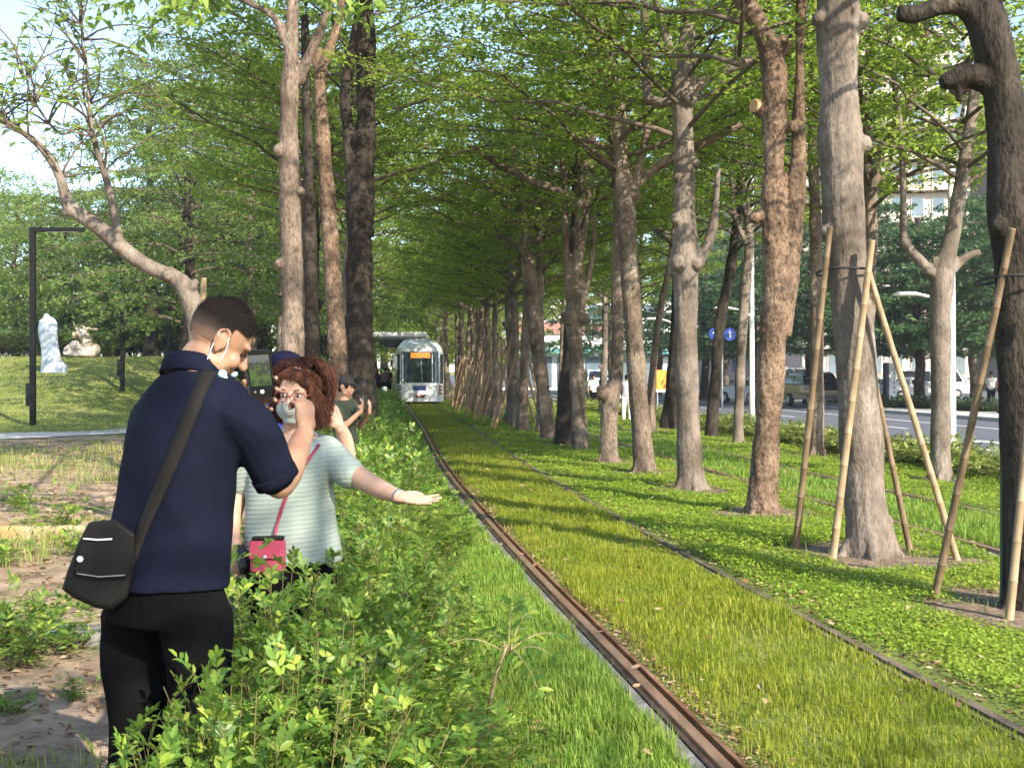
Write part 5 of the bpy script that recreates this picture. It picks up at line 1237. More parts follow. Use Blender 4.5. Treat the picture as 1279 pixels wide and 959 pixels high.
def unit(v): v = np.asarray(v, float); return v / np.linalg.norm(v)
def smooth_shape(name, mb, vox, m, folds=None): return fuse(mb, name, vox, m, None, folds, 2)
def bvh(o): return BVHTree.FromPolygons([tuple(v.co) for v in o.data.vertices], [tuple(p.vertices) for p in o.data.polygons])
def on_surface(tree, px, py, off):
    d = Vector(W(px, py, 1.0) - np.array([0, 0, H])).normalized(); h = tree.ray_cast(Vector((0, 0, H)), d)
    if h[0] is None: return None
    return np.array(h[0] + h[1] * off * (1 if h[1].dot(d) < 0 else -1)), np.array(h[1])

class Head:
    def __init__(s, c, f, u, k=1.0):
        s.c = np.asarray(c, float); s.f = unit(f); u = np.asarray(u, float); s.u = unit(u - s.f * (u @ s.f)); s.r = np.cross(s.f, s.u); s.k = k
        s.R = np.stack([s.r, s.f, s.u], 1)          # local (right, forward, up) -> world
    def p(s, r, f, u): return s.c + s.k * (s.r * r + s.f * f + s.u * u)
    def ball(s, mb, r, f, u, rr, n=14): mb.ball(s.p(r, f, u), s.k * np.asarray(rr, float), n, s.R)
    def skin(s, mb):
        B = lambda *a: s.ball(mb, *a)
        B(0, -.005, .028, (.076, .096, .092), 20); B(0, .025, -.04, (.062, .066, .082), 18); B(0, .052, -.092, (.030, .032, .026)); B(0, .0, -.055, (.060, .06, .055))
        for q in (-1, 1):
            B(q * .036, .062, -.035, (.026, .026, .028)); B(q * .030, .078, .022, (.026, .016, .012)); B(q * .052, .018, -.068, (.018, .04, .028))
            B(q * .075, -.010, -.010, (.008, .017, .027)); B(q * .074, -.004, -.038, (.009, .010, .012))
            mb.tube(spline(np.array([s.p(q * .076, .008, -.030), s.p(q * .080, .010, -.004), s.p(q * .084, .004, .018), s.p(q * .088, -.014, .025), s.p(q * .090, -.028, .012), s.p(q * .088, -.030, -.008), s.p(q * .083, -.020, -.028), s.p(q * .078, -.006, -.040)]), .006), .0052 * s.k, 8)
        mb.tube([s.p(0, .088, .014), s.p(0, .100, -.010), s.p(0, .112, -.030)], [.010 * s.k, .012 * s.k, .015 * s.k], 10)
        B(0, .110, -.032, (.015, .012, .010)); B(0, .088, -.062, (.024, .014, .010)); B(0, .086, -.072, (.020, .014, .008))
    def face(s, root, blink=False):
        q = MB()
        for e in (-1, 1): s.ball(q, e * .031, .0795, .004 if not blink else -.002, (.0115, .011, .0050 if not blink else .003), 12)
        a = q.build('eyes', M['eye_white'] if not blink else M['iris'], smooth=True); q = MB()
        for e in (-1, 1): s.ball(q, e * .031, .0885, .004, (.0062, .004, .0062), 10)
        b = q.build('irises', M['iris'], smooth=True); q = MB()
        for e in (-1, 1): q.tube([s.p(e * .017, .094, .027), s.p(e * .033, .092, .030), s.p(e * .050, .078, .024)], [.0018 * s.k, .0022 * s.k, .0012 * s.k], 6)
        c = q.build('eyebrows', M['brow'], smooth=True); q = MB(); q.tube([s.p(-.024, .090, -.066), s.p(0, .101, -.064), s.p(.024, .090, -.066)], [.002 * s.k, .005 * s.k, .002 * s.k], 8); d = q.build('lips', M['lip'], smooth=True)
        adopt(root, a, b, c, d)

def hand(mb, wrist, d, nrm, thumb_side, curl, size=1.0, spread=.12, thumb_close=.3):
    """palm, four unequal bent fingers and a thumb. d: wrist->knuckles, nrm: back of the hand, curl: bend per joint in radians"""
    d = unit(d); nrm = unit(np.asarray(nrm) - d * (np.asarray(nrm) @ d)); s = np.cross(d, nrm) * thumb_side; k = size; w_ = np.asarray(wrist, float)
    Rm = np.stack([s, d, nrm], 1)
    mb.ball(w_ + d * .045 * k, (.040 * k, .052 * k, .017 * k), 14, Rm); mb.ball(w_ + d * .075 * k - s * .002, (.042 * k, .022 * k, .014 * k), 12, Rm); mb.ball(w_ + d * .03 * k + s * .022 * k - nrm * .008 * k, (.02 * k, .034 * k, .017 * k), 10, Rm)
    mb.tube([w_ - d * .03 * k, w_ + d * .02 * k], [.026 * k, .030 * k], 12, flat=.75, up=s)
    for i, (off, ln) in enumerate(((.030, .070), (.010, .080), (-.010, .074), (-.030, .058))):
        p = w_ + (d * (.085 - .006 * abs(i - 1.3)) + s * off) * k; ang = 0.0; a2 = spread * (1.5 - i); P = [p - d * .02 * k, p]
        for j, fr in enumerate((.45, .30, .25)):
            ang += curl * (1.0 if j else .85); dd = (d * math.cos(a2) + s * math.sin(a2)) * math.cos(ang) - nrm * math.sin(ang); p = p + dd * ln * fr * k; P.append(p)
        S = spline(np.array(P), .008); mb.tube(S, np.linspace(.0092, .0072, len(S)) * k, 9); mb.ball(S[-1], .0073 * k, 8)
    p = w_ + (d * .02 + s * .034 - nrm * .006) * k; t1 = unit(d * .75 + s * .75 - nrm * thumb_close); t2 = unit(d * .95 + s * .15 - nrm * thumb_close * 1.5)
    P = np.array([p - t1 * .015 * k, p, p + t1 * .036 * k, p + t1 * .036 * k + t2 * .030 * k]); S = spline(P, .008); mb.tube(S, np.linspace(.013, .0085, len(S)) * k, 9); mb.ball(S[-1], .0087 * k, 8)

def hairs(root, name, o, sel, m, ln, wd, lift, seed=1, n=4000, flow=None):
    """short tapered hairs on the selected part of a surface"""
    rs = np.random.RandomState(seed); me = o.data; N = len(me.vertices); co = np.empty(N * 3, np.float32); me.vertices.foreach_get('co', co); co = co.reshape(-1, 3); no = np.empty(N * 3, np.float32); me.vertices.foreach_get('normal', no); no = no.reshape(-1, 3)
    idx = np.where(sel(co))[0]
    if len(idx) == 0: return None
    idx = rs.choice(idx, n); P = co[idx] + rs.normal(0, .003, (n, 3)); D = no[idx] * lift + rs.normal(0, .35, (n, 3)) + (np.asarray(flow) if flow is not None else 0); D /= np.linalg.norm(D, axis=1)[:, None]
    S = np.cross(D, rs.normal(size=(n, 3))); S /= np.linalg.norm(S, axis=1)[:, None] + 1e-9; l = ln * rs.uniform(.5, 1.3, (n, 1))
    V = np.stack([P - S * wd, P + S * wd, P + D * l], 1).reshape(-1, 3); q = mesh_np(name, V, np.arange(n * 3).reshape(-1, 3), m); q.parent = root; return q
def cloth_folds(amp, diag=(1, 0, -1.2), f=14):
    dv = np.asarray(diag, float)
    def g(c):
        t = c @ dv * f + 1.8 * nz(c, 3.2, 1)
        cr = (1 - np.abs(np.sin(t * .5 + 1.1 * nz(c, 5, 2)))) ** 3 * np.clip(.25 + nz(c, 2.6, 4), 0, 1)
        return 1.5 * amp * cr + amp * (np.sin(t) * (.5 + .5 * nz(c, 2.2, 2)) + .7 * nz(c * np.array([1.2, 1.2, .5]), 9, 0) + .3 * nz(c, 22, 3))
    return g

def man():
    Y = 3.6; z0 = .10; fx = unit([.64, .77, 0]); lat = np.array([fx[1], -fx[0], 0]); s = Y / F
    X0 = at(210, Y); r = empty('person', (X0, Y, z0), 'man in a navy polo shirt seen from behind, head bowed, filming with a phone', 'person')
    hd = Head(W(273, 424, 3.62), (.74, .40, -.58), (.50, .26, .82), 1.0)
    # --- body: one continuous surface under the clothes
    b = MB(); hd.skin(b)
    limb(b, [Wr(243, 470, 3.62, .070), Wr(252, 448, 3.62, .064), Wr(266, 430, 3.62, .060)], 18)
    tor = lambda rows: [(*W(px, py, Y), a, bb) for px, py, a, bb in rows]
    loft(b, body_rings(tor([(241, 462, .09, .075), (243, 485, .13, .08), (236, 520, .165, .10), (222, 590, .165, .11), (207, 700, .155, .105), (205, 735, .14, .10)]), lat, fx))
    arm_r = [Wr(298, 524, 3.52, .046), Wr(326, 560, 3.56, .048), Wr(349, 604, 3.60, .047), Wr(358, 590, 3.66, .049), Wr(370, 565, 3.73, .040), Wr(380, 541, 3.80, .031)]
    limb(b, arm_r[:3]); limb(b, arm_r[2:])
    limb(b, [Wr(190, 530, 3.74, .045), Wr(207, 562, 3.90, .046), Wr(250, 592, 4.02, .046)]); limb(b, [Wr(250, 592, 4.02, .046), Wr(280, 545, 3.96, .040), Wr(316, 512, 3.885, .030)])
    for pts in ([(180, 760, 3.66, .07), (172, 850, 3.64, .065), (168, 960, 3.66, .06), (164, 1075, 3.68, .045)], [(236, 760, 3.54, .07), (250, 850, 3.5, .065), (252, 960, 3.5, .06), (252, 1082, 3.5, .045)]): limb(b, [Wr(*p) for p in pts], 12, .05)
    hand(b, W(381, 538, 3.81), (-.02, .10, 1), (.75, -.62, .1), 1, 1.05, 1.0, .06, .8)
    b.ball(W(318, 497, 3.880), (.036, .017, .046), 14)                      # left hand: palm behind the phone, fingertips round its edge
    for (ax_, ay_, mx_, my_, tx_, ty_) in ((326, 484, 341, 474, 345, 472), (327, 491, 343, 486, 346, 486), (326, 500, 341, 499, 344, 500), (322, 507, 336, 511, 339, 511)):
        S_ = spline(np.array([W(ax_, ay_, 3.875), W(mx_, my_, 3.845), W(tx_, ty_, 3.79)]), .006); b.tube(S_, np.linspace(.0100, .0078, len(S_)), 10); b.ball(S_[-1], .0080, 10)
    S_ = spline(np.array([W(310, 506, 3.87), W(303, 492, 3.84), W(305, 476, 3.795)]), .006); b.tube(S_, np.linspace(.0135, .0090, len(S_)), 10); b.ball(S_[-1], .0092, 10)
    body = smooth_shape('body', b, .0058, M['skin_tan'])
    # --- polo shirt
    q = MB(); loft(q, body_rings(tor([(240, 460, .082, .075), (241, 472, .135, .092), (243, 488, .190, .112), (239, 508, .212, .126), (231, 545, .212, .136), (221, 595, .203, .142), (213, 645, .204, .148), (207, 692, .212, .155), (204, 728, .222, .165)]), lat, fx), 36)
    limb(q, [Wr(288, 516, 3.50, .074), Wr(312, 535, 3.53, .076), Wr(328, 564, 3.56, .074), Wr(343, 593, 3.585, .068)]); limb(q, [Wr(193, 520, 3.72, .070), Wr(192, 545, 3.82, .074), Wr(212, 566, 3.92, .07)])
    shirt = smooth_shape('polo_shirt', q, .008, M['navy'], cloth_folds(.0062, (.8, .3, 1.0), 13))
    tr = bvh(shirt)
    # collar: a folded band round the neck
    q = MB(); a = np.linspace(0, 2 * math.pi, 40)
    c1 = W(243, 463, 3.615); Rg = lambda k, dz: np.array([c1 + lat * math.cos(t) * .088 * k + fx * math.sin(t) * .080 * k + UPV * (dz - .028 * math.sin(t) + .012 * math.cos(t)) for t in a])
    rows = [Rg(.93, .018), Rg(.99, .026), Rg(1.05, .020), Rg(1.20, -.018), Rg(1.17, -.026)]
    n = 40; q.add(np.concatenate(rows), [[i * n + j, i * n + j + 1, (i + 1) * n + j + 1, (i + 1) * n + j] for i in range(4) for j in range(n - 1)]); col_ = q.build('collar', M['navy'], smooth=True); sd = col_.modifiers.new('s', 'SOLIDIFY'); sd.thickness = .004
    q = MB(); S = spline(np.array([Wr(341, 590, 3.583, .0705), Wr(347, 601, 3.592, .0695)]), .01); q.tube(S[:, :3], S[:, 3], 24); cuff = q.build('cuff', M['navy'], smooth=True)
    # --- trousers
    q = MB(); loft(q, body_rings(tor([(205, 700, .196, .140), (204, 735, .205, .150), (203, 775, .20, .15)]), lat, fx))
    for pts in ([(172, 765, 3.67, .112), (169, 830, 3.66, .100), (170, 890, 3.64, .088), (166, 960, 3.65, .080), (164, 1074, 3.67, .075)], [(242, 765, 3.53, .112), (248, 830, 3.51, .098), (251, 890, 3.5, .086), (252, 960, 3.5, .078), (252, 1084, 3.5, .075)]): limb(q, [Wr(*p) for p in pts], 18, .04)
    trs = smooth_shape('trousers', q, .010, M['black_cloth'], cloth_folds(.005, (.5, .2, 1.4), 13))
    q = MB()
    for px, Yq in ((164, 3.68), (252, 3.5)):
        c = W(px, 468 + (H - z0 - .045) * F / Yq, Yq); q.ball(c + fx * .06, (.05, .14, .05), 14, np.stack([lat, fx, UPV], 1)); q.ball(c - fx * .03, (.045, .06, .055), 12, np.stack([lat, fx, UPV], 1))
    sh = smooth_shape('shoes', q, .012, M['black_plastic'])
    # --- hair: cropped cap, faded at the sides
    q = MB(); hd.ball(q, 0, -.006, .030, (.0795, .099, .095), 40); hc = q.build('hair', None, smooth=True); me = hc.data
    import bmesh
    bm = bmesh.new(); bm.from_mesh(me)
    def loc(v): d = np.asarray(v) - hd.c; return d @ hd.r, d @ hd.f, d @ hd.u
    dead = []
    for v in bm.verts:
        a_, f_, u_ = loc(v.co); line = -.035 + .078 * float(sstep(-.02, .035, f_)) + .02 * float(sstep(.06, .09, f_))
        if u_ < line: dead.append(v)
    bmesh.ops.delete(bm, geom=dead, context='VERTS'); bmesh.ops.subdivide_edges(bm, edges=bm.edges, cuts=2, use_grid_fill=True); bm.to_mesh(me); bm.free()
    co = np.array([v.co for v in me.vertices]); d = co - hd.c; lu = d @ hd.u; lr = np.abs(d @ hd.r); thick = sstep(.0, .07, lu) * .0065 - .0015
    dd = d / np.linalg.norm(d, axis=1)[:, None]; me.vertices.foreach_set('co', (co + dd * (thick + .0025 * nz(co, 60, 1) * (lu > .03))[:, None]).astype(np.float32).ravel())
    att = me.attributes.new('fade', 'FLOAT', 'POINT'); att.data.foreach_set('value', (1 - sstep(-.022, .048, lu + .012 * nz(co, 25, 2) - .25 * (lr - .05).clip(0))).astype(np.float32))
    m, nt, bb = nodes('cropped black hair with faded sides'); an = nt.nodes.new('ShaderNodeAttribute'); an.attribute_name = 'fade'; rp_ = ramp(nt, [(.010, .008, .007), (.045, .034, .028), (.15, .095, .07)], [.0, .55, 1]); nt.links.new(an.outputs['Fac'], rp_.inputs[0]); nt.links.new(rp_.outputs[0], bb.inputs['Base Color']); bb.inputs['Roughness'].default_value = .85; bb.inputs['Specular IOR Level'].default_value = .1
    me.materials.clear(); me.materials.append(m); me.update()
    adopt(r, body, shirt, col_, cuff, trs, sh, hc)
    hairs(hc, 'hair_strands', hc, lambda c: ((c - hd.c) @ hd.u) > .038, M['hair_black'], .0065, .0006, .55, 3, 9000, hd.f * .25 + hd.u * .1)
    hd.face(r, True)
    # --- mask pulled under the chin
    q = MB(); hd.ball(q, 0, .050, -.108, (.052, .040, .016)); hd.ball(q, .050, .012, -.102, (.014, .024, .019)); hd.ball(q, .042, .035, -.106, (.016, .02, .012)); hd.ball(q, -.050, .012, -.102, (.014, .024, .018))
    q.ball(W(277, 468, 3.535), (.017, .015, .019), 12); q.ball(W(281, 474, 3.535), (.012, .012, .010), 12); q.ball(W(293, 468, 3.56), (.013, .012, .008), 12, np.array([[.8, 0, -.6], [0, 1, 0], [.6, 0, .8]]))
    mk = smooth_shape('face_mask', q, .0045, M['mask_blue'], lambda c: .002 * nz(c, 70, 1)); q = MB()
    q.tube(spline(np.array([hd.p(.088, -.026, .006), hd.p(.080, -.020, -.04), hd.p(.060, .0, -.095)]), .01), .0016, 6); q.tube(spline(np.array([hd.p(.086, .006, .006), hd.p(.074, .022, -.03), hd.p(.058, .028, -.095)]), .01), .0016, 6)
    ml = q.build('ear_loops', M['white_cord'], smooth=True); adopt(r, mk); ml.parent = mk
    # --- messenger bag and strap lying on the back
    P = []
    for px, py in [(262, 466), (255, 478), (246, 500), (234, 530), (222, 560), (209, 592), (196, 622), (184, 650), (172, 680), (164, 705)]:
        h = on_surface(tr, px, py, .006)
        if h is not None: P.append((h[0], h[1]))
    bg_ = empty('shoulder_bag', W(122, 706, 3.48), 'black messenger bag with white piping hanging at the left hip of the man', 'bag')
    pts = spline(np.array([p for p, _ in P]), .02); nn = np.array([P[min(range(len(P)), key=lambda i: np.linalg.norm(P[i][0] - x))][1] for x in pts]); nn = np.where((nn @ np.array([0, -1, 0]))[:, None] > 0, nn, -nn)
    k = np.ones(9) / 9; nn = np.stack([np.convolve(np.pad(nn[:, j], 4, mode='edge'), k, 'valid') for j in range(3)], 1)
    T = np.gradient(pts, axis=0); sd_ = np.cross(T, nn); sd_ /= np.linalg.norm(sd_, axis=1)[:, None]; n = len(pts); V = []
    for i in range(n): V += [pts[i] - sd_[i] * .022, pts[i] + nn[i] * .003, pts[i] + sd_[i] * .022]
    q = MB(); q.add(V, [[i * 3 + j, i * 3 + j + 1, i * 3 + 4 + j, i * 3 + 3 + j] for i in range(n - 1) for j in range(2)]); st = q.build('strap', M['strap_web'], smooth=True); sd2 = st.modifiers.new('s', 'SOLIDIFY'); sd2.thickness = .004; sd2.offset = 0
    q = MB(); rows = []
    outl = [(112, 652), (145, 648), (170, 664), (172, 705), (160, 748), (140, 762), (118, 760), (92, 748), (76, 736), (82, 712), (96, 682)]
    for dz, kk in ((-.050, .88), (-.040, .97), (0, 1.0), (.045, .97), (.055, .86)):
        cc = np.array([124, 708]); rows.append([W(cc[0] + (x - cc[0]) * kk, cc[1] + (y - cc[1]) * kk, 3.47 + dz) for x, y in outl])
    n = len(outl); q.add(np.concatenate(rows), [[i * n + j, i * n + (j + 1) % n, (i + 1) * n + (j + 1) % n, (i + 1) * n + j] for i in range(4) for j in range(n)] + [list(range(n)), [4 * n + j for j in range(n - 1, -1, -1)]])
    bo = fuse(q, 'bag_body', .007, M['black_nylon'], None, cloth_folds(.0028, (1, 0, .6), 20), 3)
    q = MB(); fl = [(110, 655), (146, 652), (168, 668), (167, 706), (158, 722), (120, 724), (92, 716), (98, 684)]; cc = np.array([130, 690])
    rows = [[W(cc[0] + (x - cc[0]) * kk, cc[1] + (y - cc[1]) * kk, yy) for x, y in fl] for yy, kk in ((3.440, 1.0), (3.409, .99), (3.405, .93))]; n = len(fl)
    q.add(np.concatenate(rows), [[i * n + j, i * n + (j + 1) % n, (i + 1) * n + (j + 1) % n, (i + 1) * n + j] for i in range(2) for j in range(n)] + [list(range(n)), [2 * n + j for j in range(n - 1, -1, -1)]]); fp = q.build('flap', M['black_nylon'])
    q = MB(); q.tube([W(104, 672.5, 3.402), W(122, 674, 3.399), W(140, 673, 3.402)], .0028, 6); pi = q.build('piping', M['white_cord'], smooth=True)
    q = MB(); q.tube([W(100, 698, 3.405), W(100, 698, 3.396)], [.0105, .009], 6); bd = q.build('badge', M['steel'])
    i0 = len(pts) // 3; q = MB(); c0 = pts[i0] + nn[i0] * .006; T0 = T[i0] / np.linalg.norm(T[i0]); s0 = sd_[i0]
    q.tube([c0 - s0 * .034 - T0 * .02, c0 + s0 * .034 - T0 * .02, c0 + s0 * .034 + T0 * .02, c0 - s0 * .034 + T0 * .02, c0 - s0 * .034 - T0 * .02], .0028, 6)
    q = MB(); q.tube([W(96, 716, 3.404), W(124, 720, 3.401), W(156, 718, 3.404)], .0016, 5); zp = q.build('zip', M['steel'])
    adopt(bg_, bo, fp, pi, bd, st, zp)
    # --- phone
    ph = empty('phone', W(325, 467, 3.80), 'black phone held upright by the man, camera view on its screen', 'phone', rz=0)
    Rp = np.stack([unit([1, .12, .06]), unit([-.12, 1, .22]), unit([-.09, -.2, 1])], 1)
    def slab(name, w_, h_, t, y, m, rr, cx=0.0, cz=0.0):
        q = MB(); V = []; a = np.linspace(0, math.pi / 2, 6)
        for yy in (y - t / 2, y + t / 2):
            for (sx, sz, a0) in ((1, 1, 0), (-1, 1, 1), (-1, -1, 2), (1, -1, 3)):
                for t_ in a: th = t_ + a0 * math.pi / 2; V.append([cx + sx * (w_ / 2 - rr) + rr * math.cos(th), yy, cz + sz * (h_ / 2 - rr) + rr * math.sin(th)])
        V = np.array(V) @ Rp.T; n = 24; q.add(V, [list(range(n)), [n + j for j in range(n - 1, -1, -1)]] + [[j, n + j, n + (j + 1) % n, (j + 1) % n] for j in range(n)]); return q.build(name, m, ph)
    slab('case', .076, .154, .010, 0, M['black_plastic'], .010)
    m, nt, bb = nodes('phone screen picture'); tc = nt.nodes.new('ShaderNodeTexCoord'); no_ = nt.nodes.new('ShaderNodeTexNoise'); no_.inputs['Scale'].default_value = 45; nt.links.new(tc.outputs['Object'], no_.inputs[0])
    sp = nt.nodes.new('ShaderNodeSeparateXYZ'); nt.links.new(tc.outputs['Object'], sp.inputs[0]); ma = nt.nodes.new('ShaderNodeMath'); ma.operation = 'MULTIPLY_ADD'; nt.links.new(sp.outputs[2], ma.inputs[0]); ma.inputs[1].default_value = 7; nt.links.new(no_.outputs[0], ma.inputs[2])
    rr_ = ramp(nt, [(.05, .10, .03), (.14, .22, .06), (.05, .07, .04), (.20, .21, .20)], [.25, .45, .62, .8]); nt.links.new(ma.outputs[0], rr_.inputs[0]); nt.links.new(rr_.outputs[0], bb.inputs['Emission Color']); bb.inputs['Emission Strength'].default_value = .38; bb.inputs['Base Color'].default_value = (.01, .01, .01, 1); bb.inputs['Roughness'].default_value = .2
    slab('screen', .066, .100, .002, -.0058, m, .003, 0, .012); slab('shutter_button', .012, .012, .002, -.0060, M['white_mark'], .0055, 0, -.056); slab('screen_icon', .006, .006, .002, -.0060, M['steel'], .0028, -.022, -.056)
man()

def woman():
    Y = 5.0; fx = unit([-.10, -1, 0]); lat = np.array([-fx[1], fx[0], 0]); z0 = .03
    r = empty('person', (at(366, Y), Y, z0), 'woman in a mint ribbed blouse, glasses and grey mask, one arm stretched toward the track', 'person')
    hd = Head(W(372, 491, 4.99), (-.16, -.97, -.15), (.04, -.13, 1), 1.03); b = MB(); hd.skin(b)
    tor = lambda rows: [(*W(px, py, Y), a, bb) for px, py, a, bb in rows]
    limb(b, [Wr(367, 548, 5.02, .058), Wr(369, 530, 5.01, .052), Wr(371, 512, 5.01, .050)], 16)
    loft(b, body_rings(tor([(367, 541, .07, .06), (367, 550, .125, .085), (366, 562, .158, .105), (365, 590, .168, .112), (364, 640, .165, .11), (364, 700, .18, .12), (364, 740, .17, .12)]), lat, fx))
    limb(b, [Wr(313, 570, 5.02, .052), Wr(299, 605, 5.03, .045), Wr(290, 645, 5.0, .040)]); limb(b, [Wr(290, 645, 5.0, .040), Wr(290, 662, 4.96, .034), Wr(294, 680, 4.90, .027)])
    limb(b, [Wr(414, 568, 5.0, .056), Wr(440, 590, 4.92, .049), Wr(462, 604, 4.84, .043)]); limb(b, [Wr(462, 604, 4.84, .043), Wr(480, 613, 4.78, .037), Wr(500, 621, 4.72, .026)])
    hand(b, W(293, 680, 4.90), (.10, -.22, -1), (-.35, -.9, .2), 1, .55, .92, .05, .6)
    hand(b, W(501, 621.5, 4.715), (1, -.12, -.10), (.02, .32, -1), 1, .10, .98, .13, -.15)
    for pts in ([(340, 740, 5.0, .09), (342, 850, 5.0, .06), (343, 935, 5.0, .04)], [(388, 740, 5.0, .09), (387, 850, 5.0, .06), (386, 935, 5.0, .04)]): limb(b, [Wr(*p) for p in pts], 12, .05)
    body = smooth_shape('body', b, .0060, M['skin_fair'])
    q = MB(); loft(q, body_rings(tor([(367, 545, .10, .075), (367, 551, .135, .095), (366, 560, .172, .115), (365, 578, .188, .130), (363, 610, .184, .140), (363, 650, .190, .146), (365, 680, .200, .152), (366, 699, .206, .156)]), lat, fx), 36)
    limb(q, [Wr(318, 566, 5.0, .068), Wr(306, 584, 5.01, .066), Wr(299, 603, 5.02, .060)]); limb(q, [Wr(407, 563, 5.0, .072), Wr(422, 578, 4.96, .072), Wr(437, 592, 4.91, .068)])
    bl = smooth_shape('blouse', q, .008, M['mint'], cloth_folds(.004, (.7, .2, 1.0), 13))
    import bmesh
    bm = bmesh.new(); bm.from_mesh(bl.data); dead = []
    for f in bm.faces:
        c = f.calc_center_median(); px = CX + c.x / c.y * F; py = HY + (H - c.z) / c.y * F
        if c.y < 5.03 and abs(px - 364 - (py - 550) * .1) < 34 * max(0, 1 - ((py - 536) / 32)) ** .7: dead.append(f)
        elif py < 546 and c.y >= 5.03 and abs(px - 367) < 22: dead.append(f)
    bmesh.ops.delete(bm, geom=dead, context='FACES'); bm.to_mesh(bl.data); bm.free()
    tr = bvh(bl)
    q = MB(); loft(q, body_rings(tor([(364, 688, .185, .13), (364, 720, .19, .135), (364, 745, .185, .135)]), lat, fx))
    for pts in ([(338, 740, 5.0, .10), (341, 850, 5.0, .078), (343, 930, 5.0, .066)], [(389, 740, 5.0, .10), (388, 850, 5.0, .078), (386, 930, 5.0, .066)]): limb(q, [Wr(*p) for p in pts], 16, .05)
    trs = smooth_shape('trousers', q, .012, M['black_cloth'], cloth_folds(.004, (.5, .2, 1.4), 13)); q = MB()
    for px in (343, 386):
        c = W(px, 468 + (H - z0 - .04) * F / 5, 5.0); q.ball(c + fx * .05, (.042, .12, .045), 12, np.stack([lat, fx, UPV], 1)); q.ball(c, (.04, .06, .05), 12, np.stack([lat, fx, UPV], 1))
    sh = smooth_shape('shoes', q, .012, M['black_plastic']); adopt(r, body, bl, trs, sh); hd.face(r)
    # --- hair: bob with loose waves and a parted fringe
    q = MB(); B = lambda *a: hd.ball(q, *a)
    B(0, -.022, .030, (.084, .092, .084), 18); B(0, .036, .080, (.060, .046, .028)); B(.0, -.055, -.04, (.086, .056, .085))
    for e in (-1, 1):
        B(e * .076, -.005, .01, (.022, .050, .070)); B(e * .082, -.012, -.055, (.026, .044, .060)); B(e * .080, -.006, -.095, (.025, .036, .036))
    B(.058, .050, .058, (.020, .026, .028)); B(.070, .040, .026, (.013, .020, .034))
    B(-.030, .066, .076, (.032, .022, .018)); B(-.052, .058, .054, (.026, .024, .026)); B(-.068, .044, .018, (.018, .024, .044)); B(-.078, .034, -.03, (.018, .026, .046))
    B(-.100, -.008, -.045, (.026, .042, .06)); B(-.098, -.002, -.092, (.026, .034, .040))
    hr = fuse(q, 'hair', .006, M['hair_brown'], None, lambda c: .004 * nz(c * np.array([1, 1, .35]), 55, 0) + .003 * nz(c * np.array([1, 1, .4]), 120, 1), 1); adopt(r, hr)
    hairs(hr, 'strands', hr, lambda c: (((c - hd.c) @ hd.u) > -.12) & ((((c - hd.c) @ hd.f) < .045) | (((c - hd.c) @ hd.u) > .082)), M['hair_brown'], .045, .0010, .35, 5, 16000, -hd.u * .9)
    # wavy locks over it
    rs = np.random.RandomState(6); q = MB()
    for i in range(1300):
        a = rs.uniform(0, 6.283); t0 = rs.uniform(.05, 1.15); fr = math.sin(a)
        if fr > .25 and t0 > .4: continue
        ln = rs.uniform(.10, .19) if fr < .35 else rs.uniform(.03, .05); P = []; ph_ = rs.uniform(0, 6.28); am = rs.uniform(.004, .011)
        side = -1 if math.cos(a) < 0 else 1
        for j in range(10):
            t = t0 + (ln / .105) * j / 9; th = min(t, 1.5); d = (t - 1.5) * .105 if t > 1.5 else 0; wl = .086 + .008 * math.sin(a * 3 + i) + (.016 if math.cos(a) > -.2 else .036) * min(1, t) * abs(math.cos(a)) + rs.uniform(-.004, .004)
            p = hd.p(math.cos(a) * math.sin(th) * wl * 1.06, -.022 + math.sin(a) * math.sin(th) * wl * 1.02, .036 + math.cos(th) * wl - d)
            P.append(p + hd.r * am * math.sin(ph_ + j * 1.25) + hd.f * am * math.cos(ph_ + j * 1.25) * .8)
        q.tube(spline(np.array(P), .014), .0017, 3)
    for i in range(900):
        a = rs.uniform(0, 6.283); t0 = rs.uniform(0, 1.4); ln = rs.uniform(.05, .16)
        if math.sin(a) > .25 and t0 + ln / .11 > .85: continue
        P = []; ph_ = rs.uniform(0, 6.28); am = rs.uniform(.004, .016); e_ = rs.uniform(.0, .016)
        for j in range(6):
            t = t0 + (ln / .11) * j / 5; th = min(t, 1.5); d = (t - 1.5) * .11 if t > 1.5 else 0; wl = .091 + (.016 if math.cos(a) > -.2 else .036) * min(1, t) * abs(math.cos(a)) + e_
            P.append(hd.p(math.cos(a) * math.sin(th) * wl * 1.06, -.022 + math.sin(a) * math.sin(th) * wl, .036 + math.cos(th) * wl - d) + (hd.r * math.sin(ph_ + j) + hd.f * math.cos(ph_ + j) * .7) * am)
        q.tube(P, np.linspace(.0011, .0005, 6), 3, caps=False)
    lk = q.build('locks', M['hair_brown'], smooth=True); lk.parent = hr
    # --- mask, glasses
    q = MB(); hd.ball(q, 0, .044, -.056, (.073, .062, .056), 18); hd.ball(q, 0, .090, -.042, (.034, .032, .040), 14); hd.ball(q, 0, .058, -.094, (.042, .042, .026), 14)
    mk = fuse(q, 'face_mask', .005, M['mask_grey'], None, lambda c: .0012 * np.sin(((c - hd.c) @ hd.u) * 520), 4); q = MB()
    for e in (-1, 1): q.tube([hd.p(e * .062, .05, -.035), hd.p(e * .080, .0, -.006)], .0016, 5); q.tube([hd.p(e * .058, .05, -.085), hd.p(e * .080, -.004, -.03)], .0016, 5)
    lp = q.build('ear_loops', M['white_cord'], smooth=True); adopt(r, mk); lp.parent = mk
    q = MB(); a = np.linspace(0, 6.283, 26)
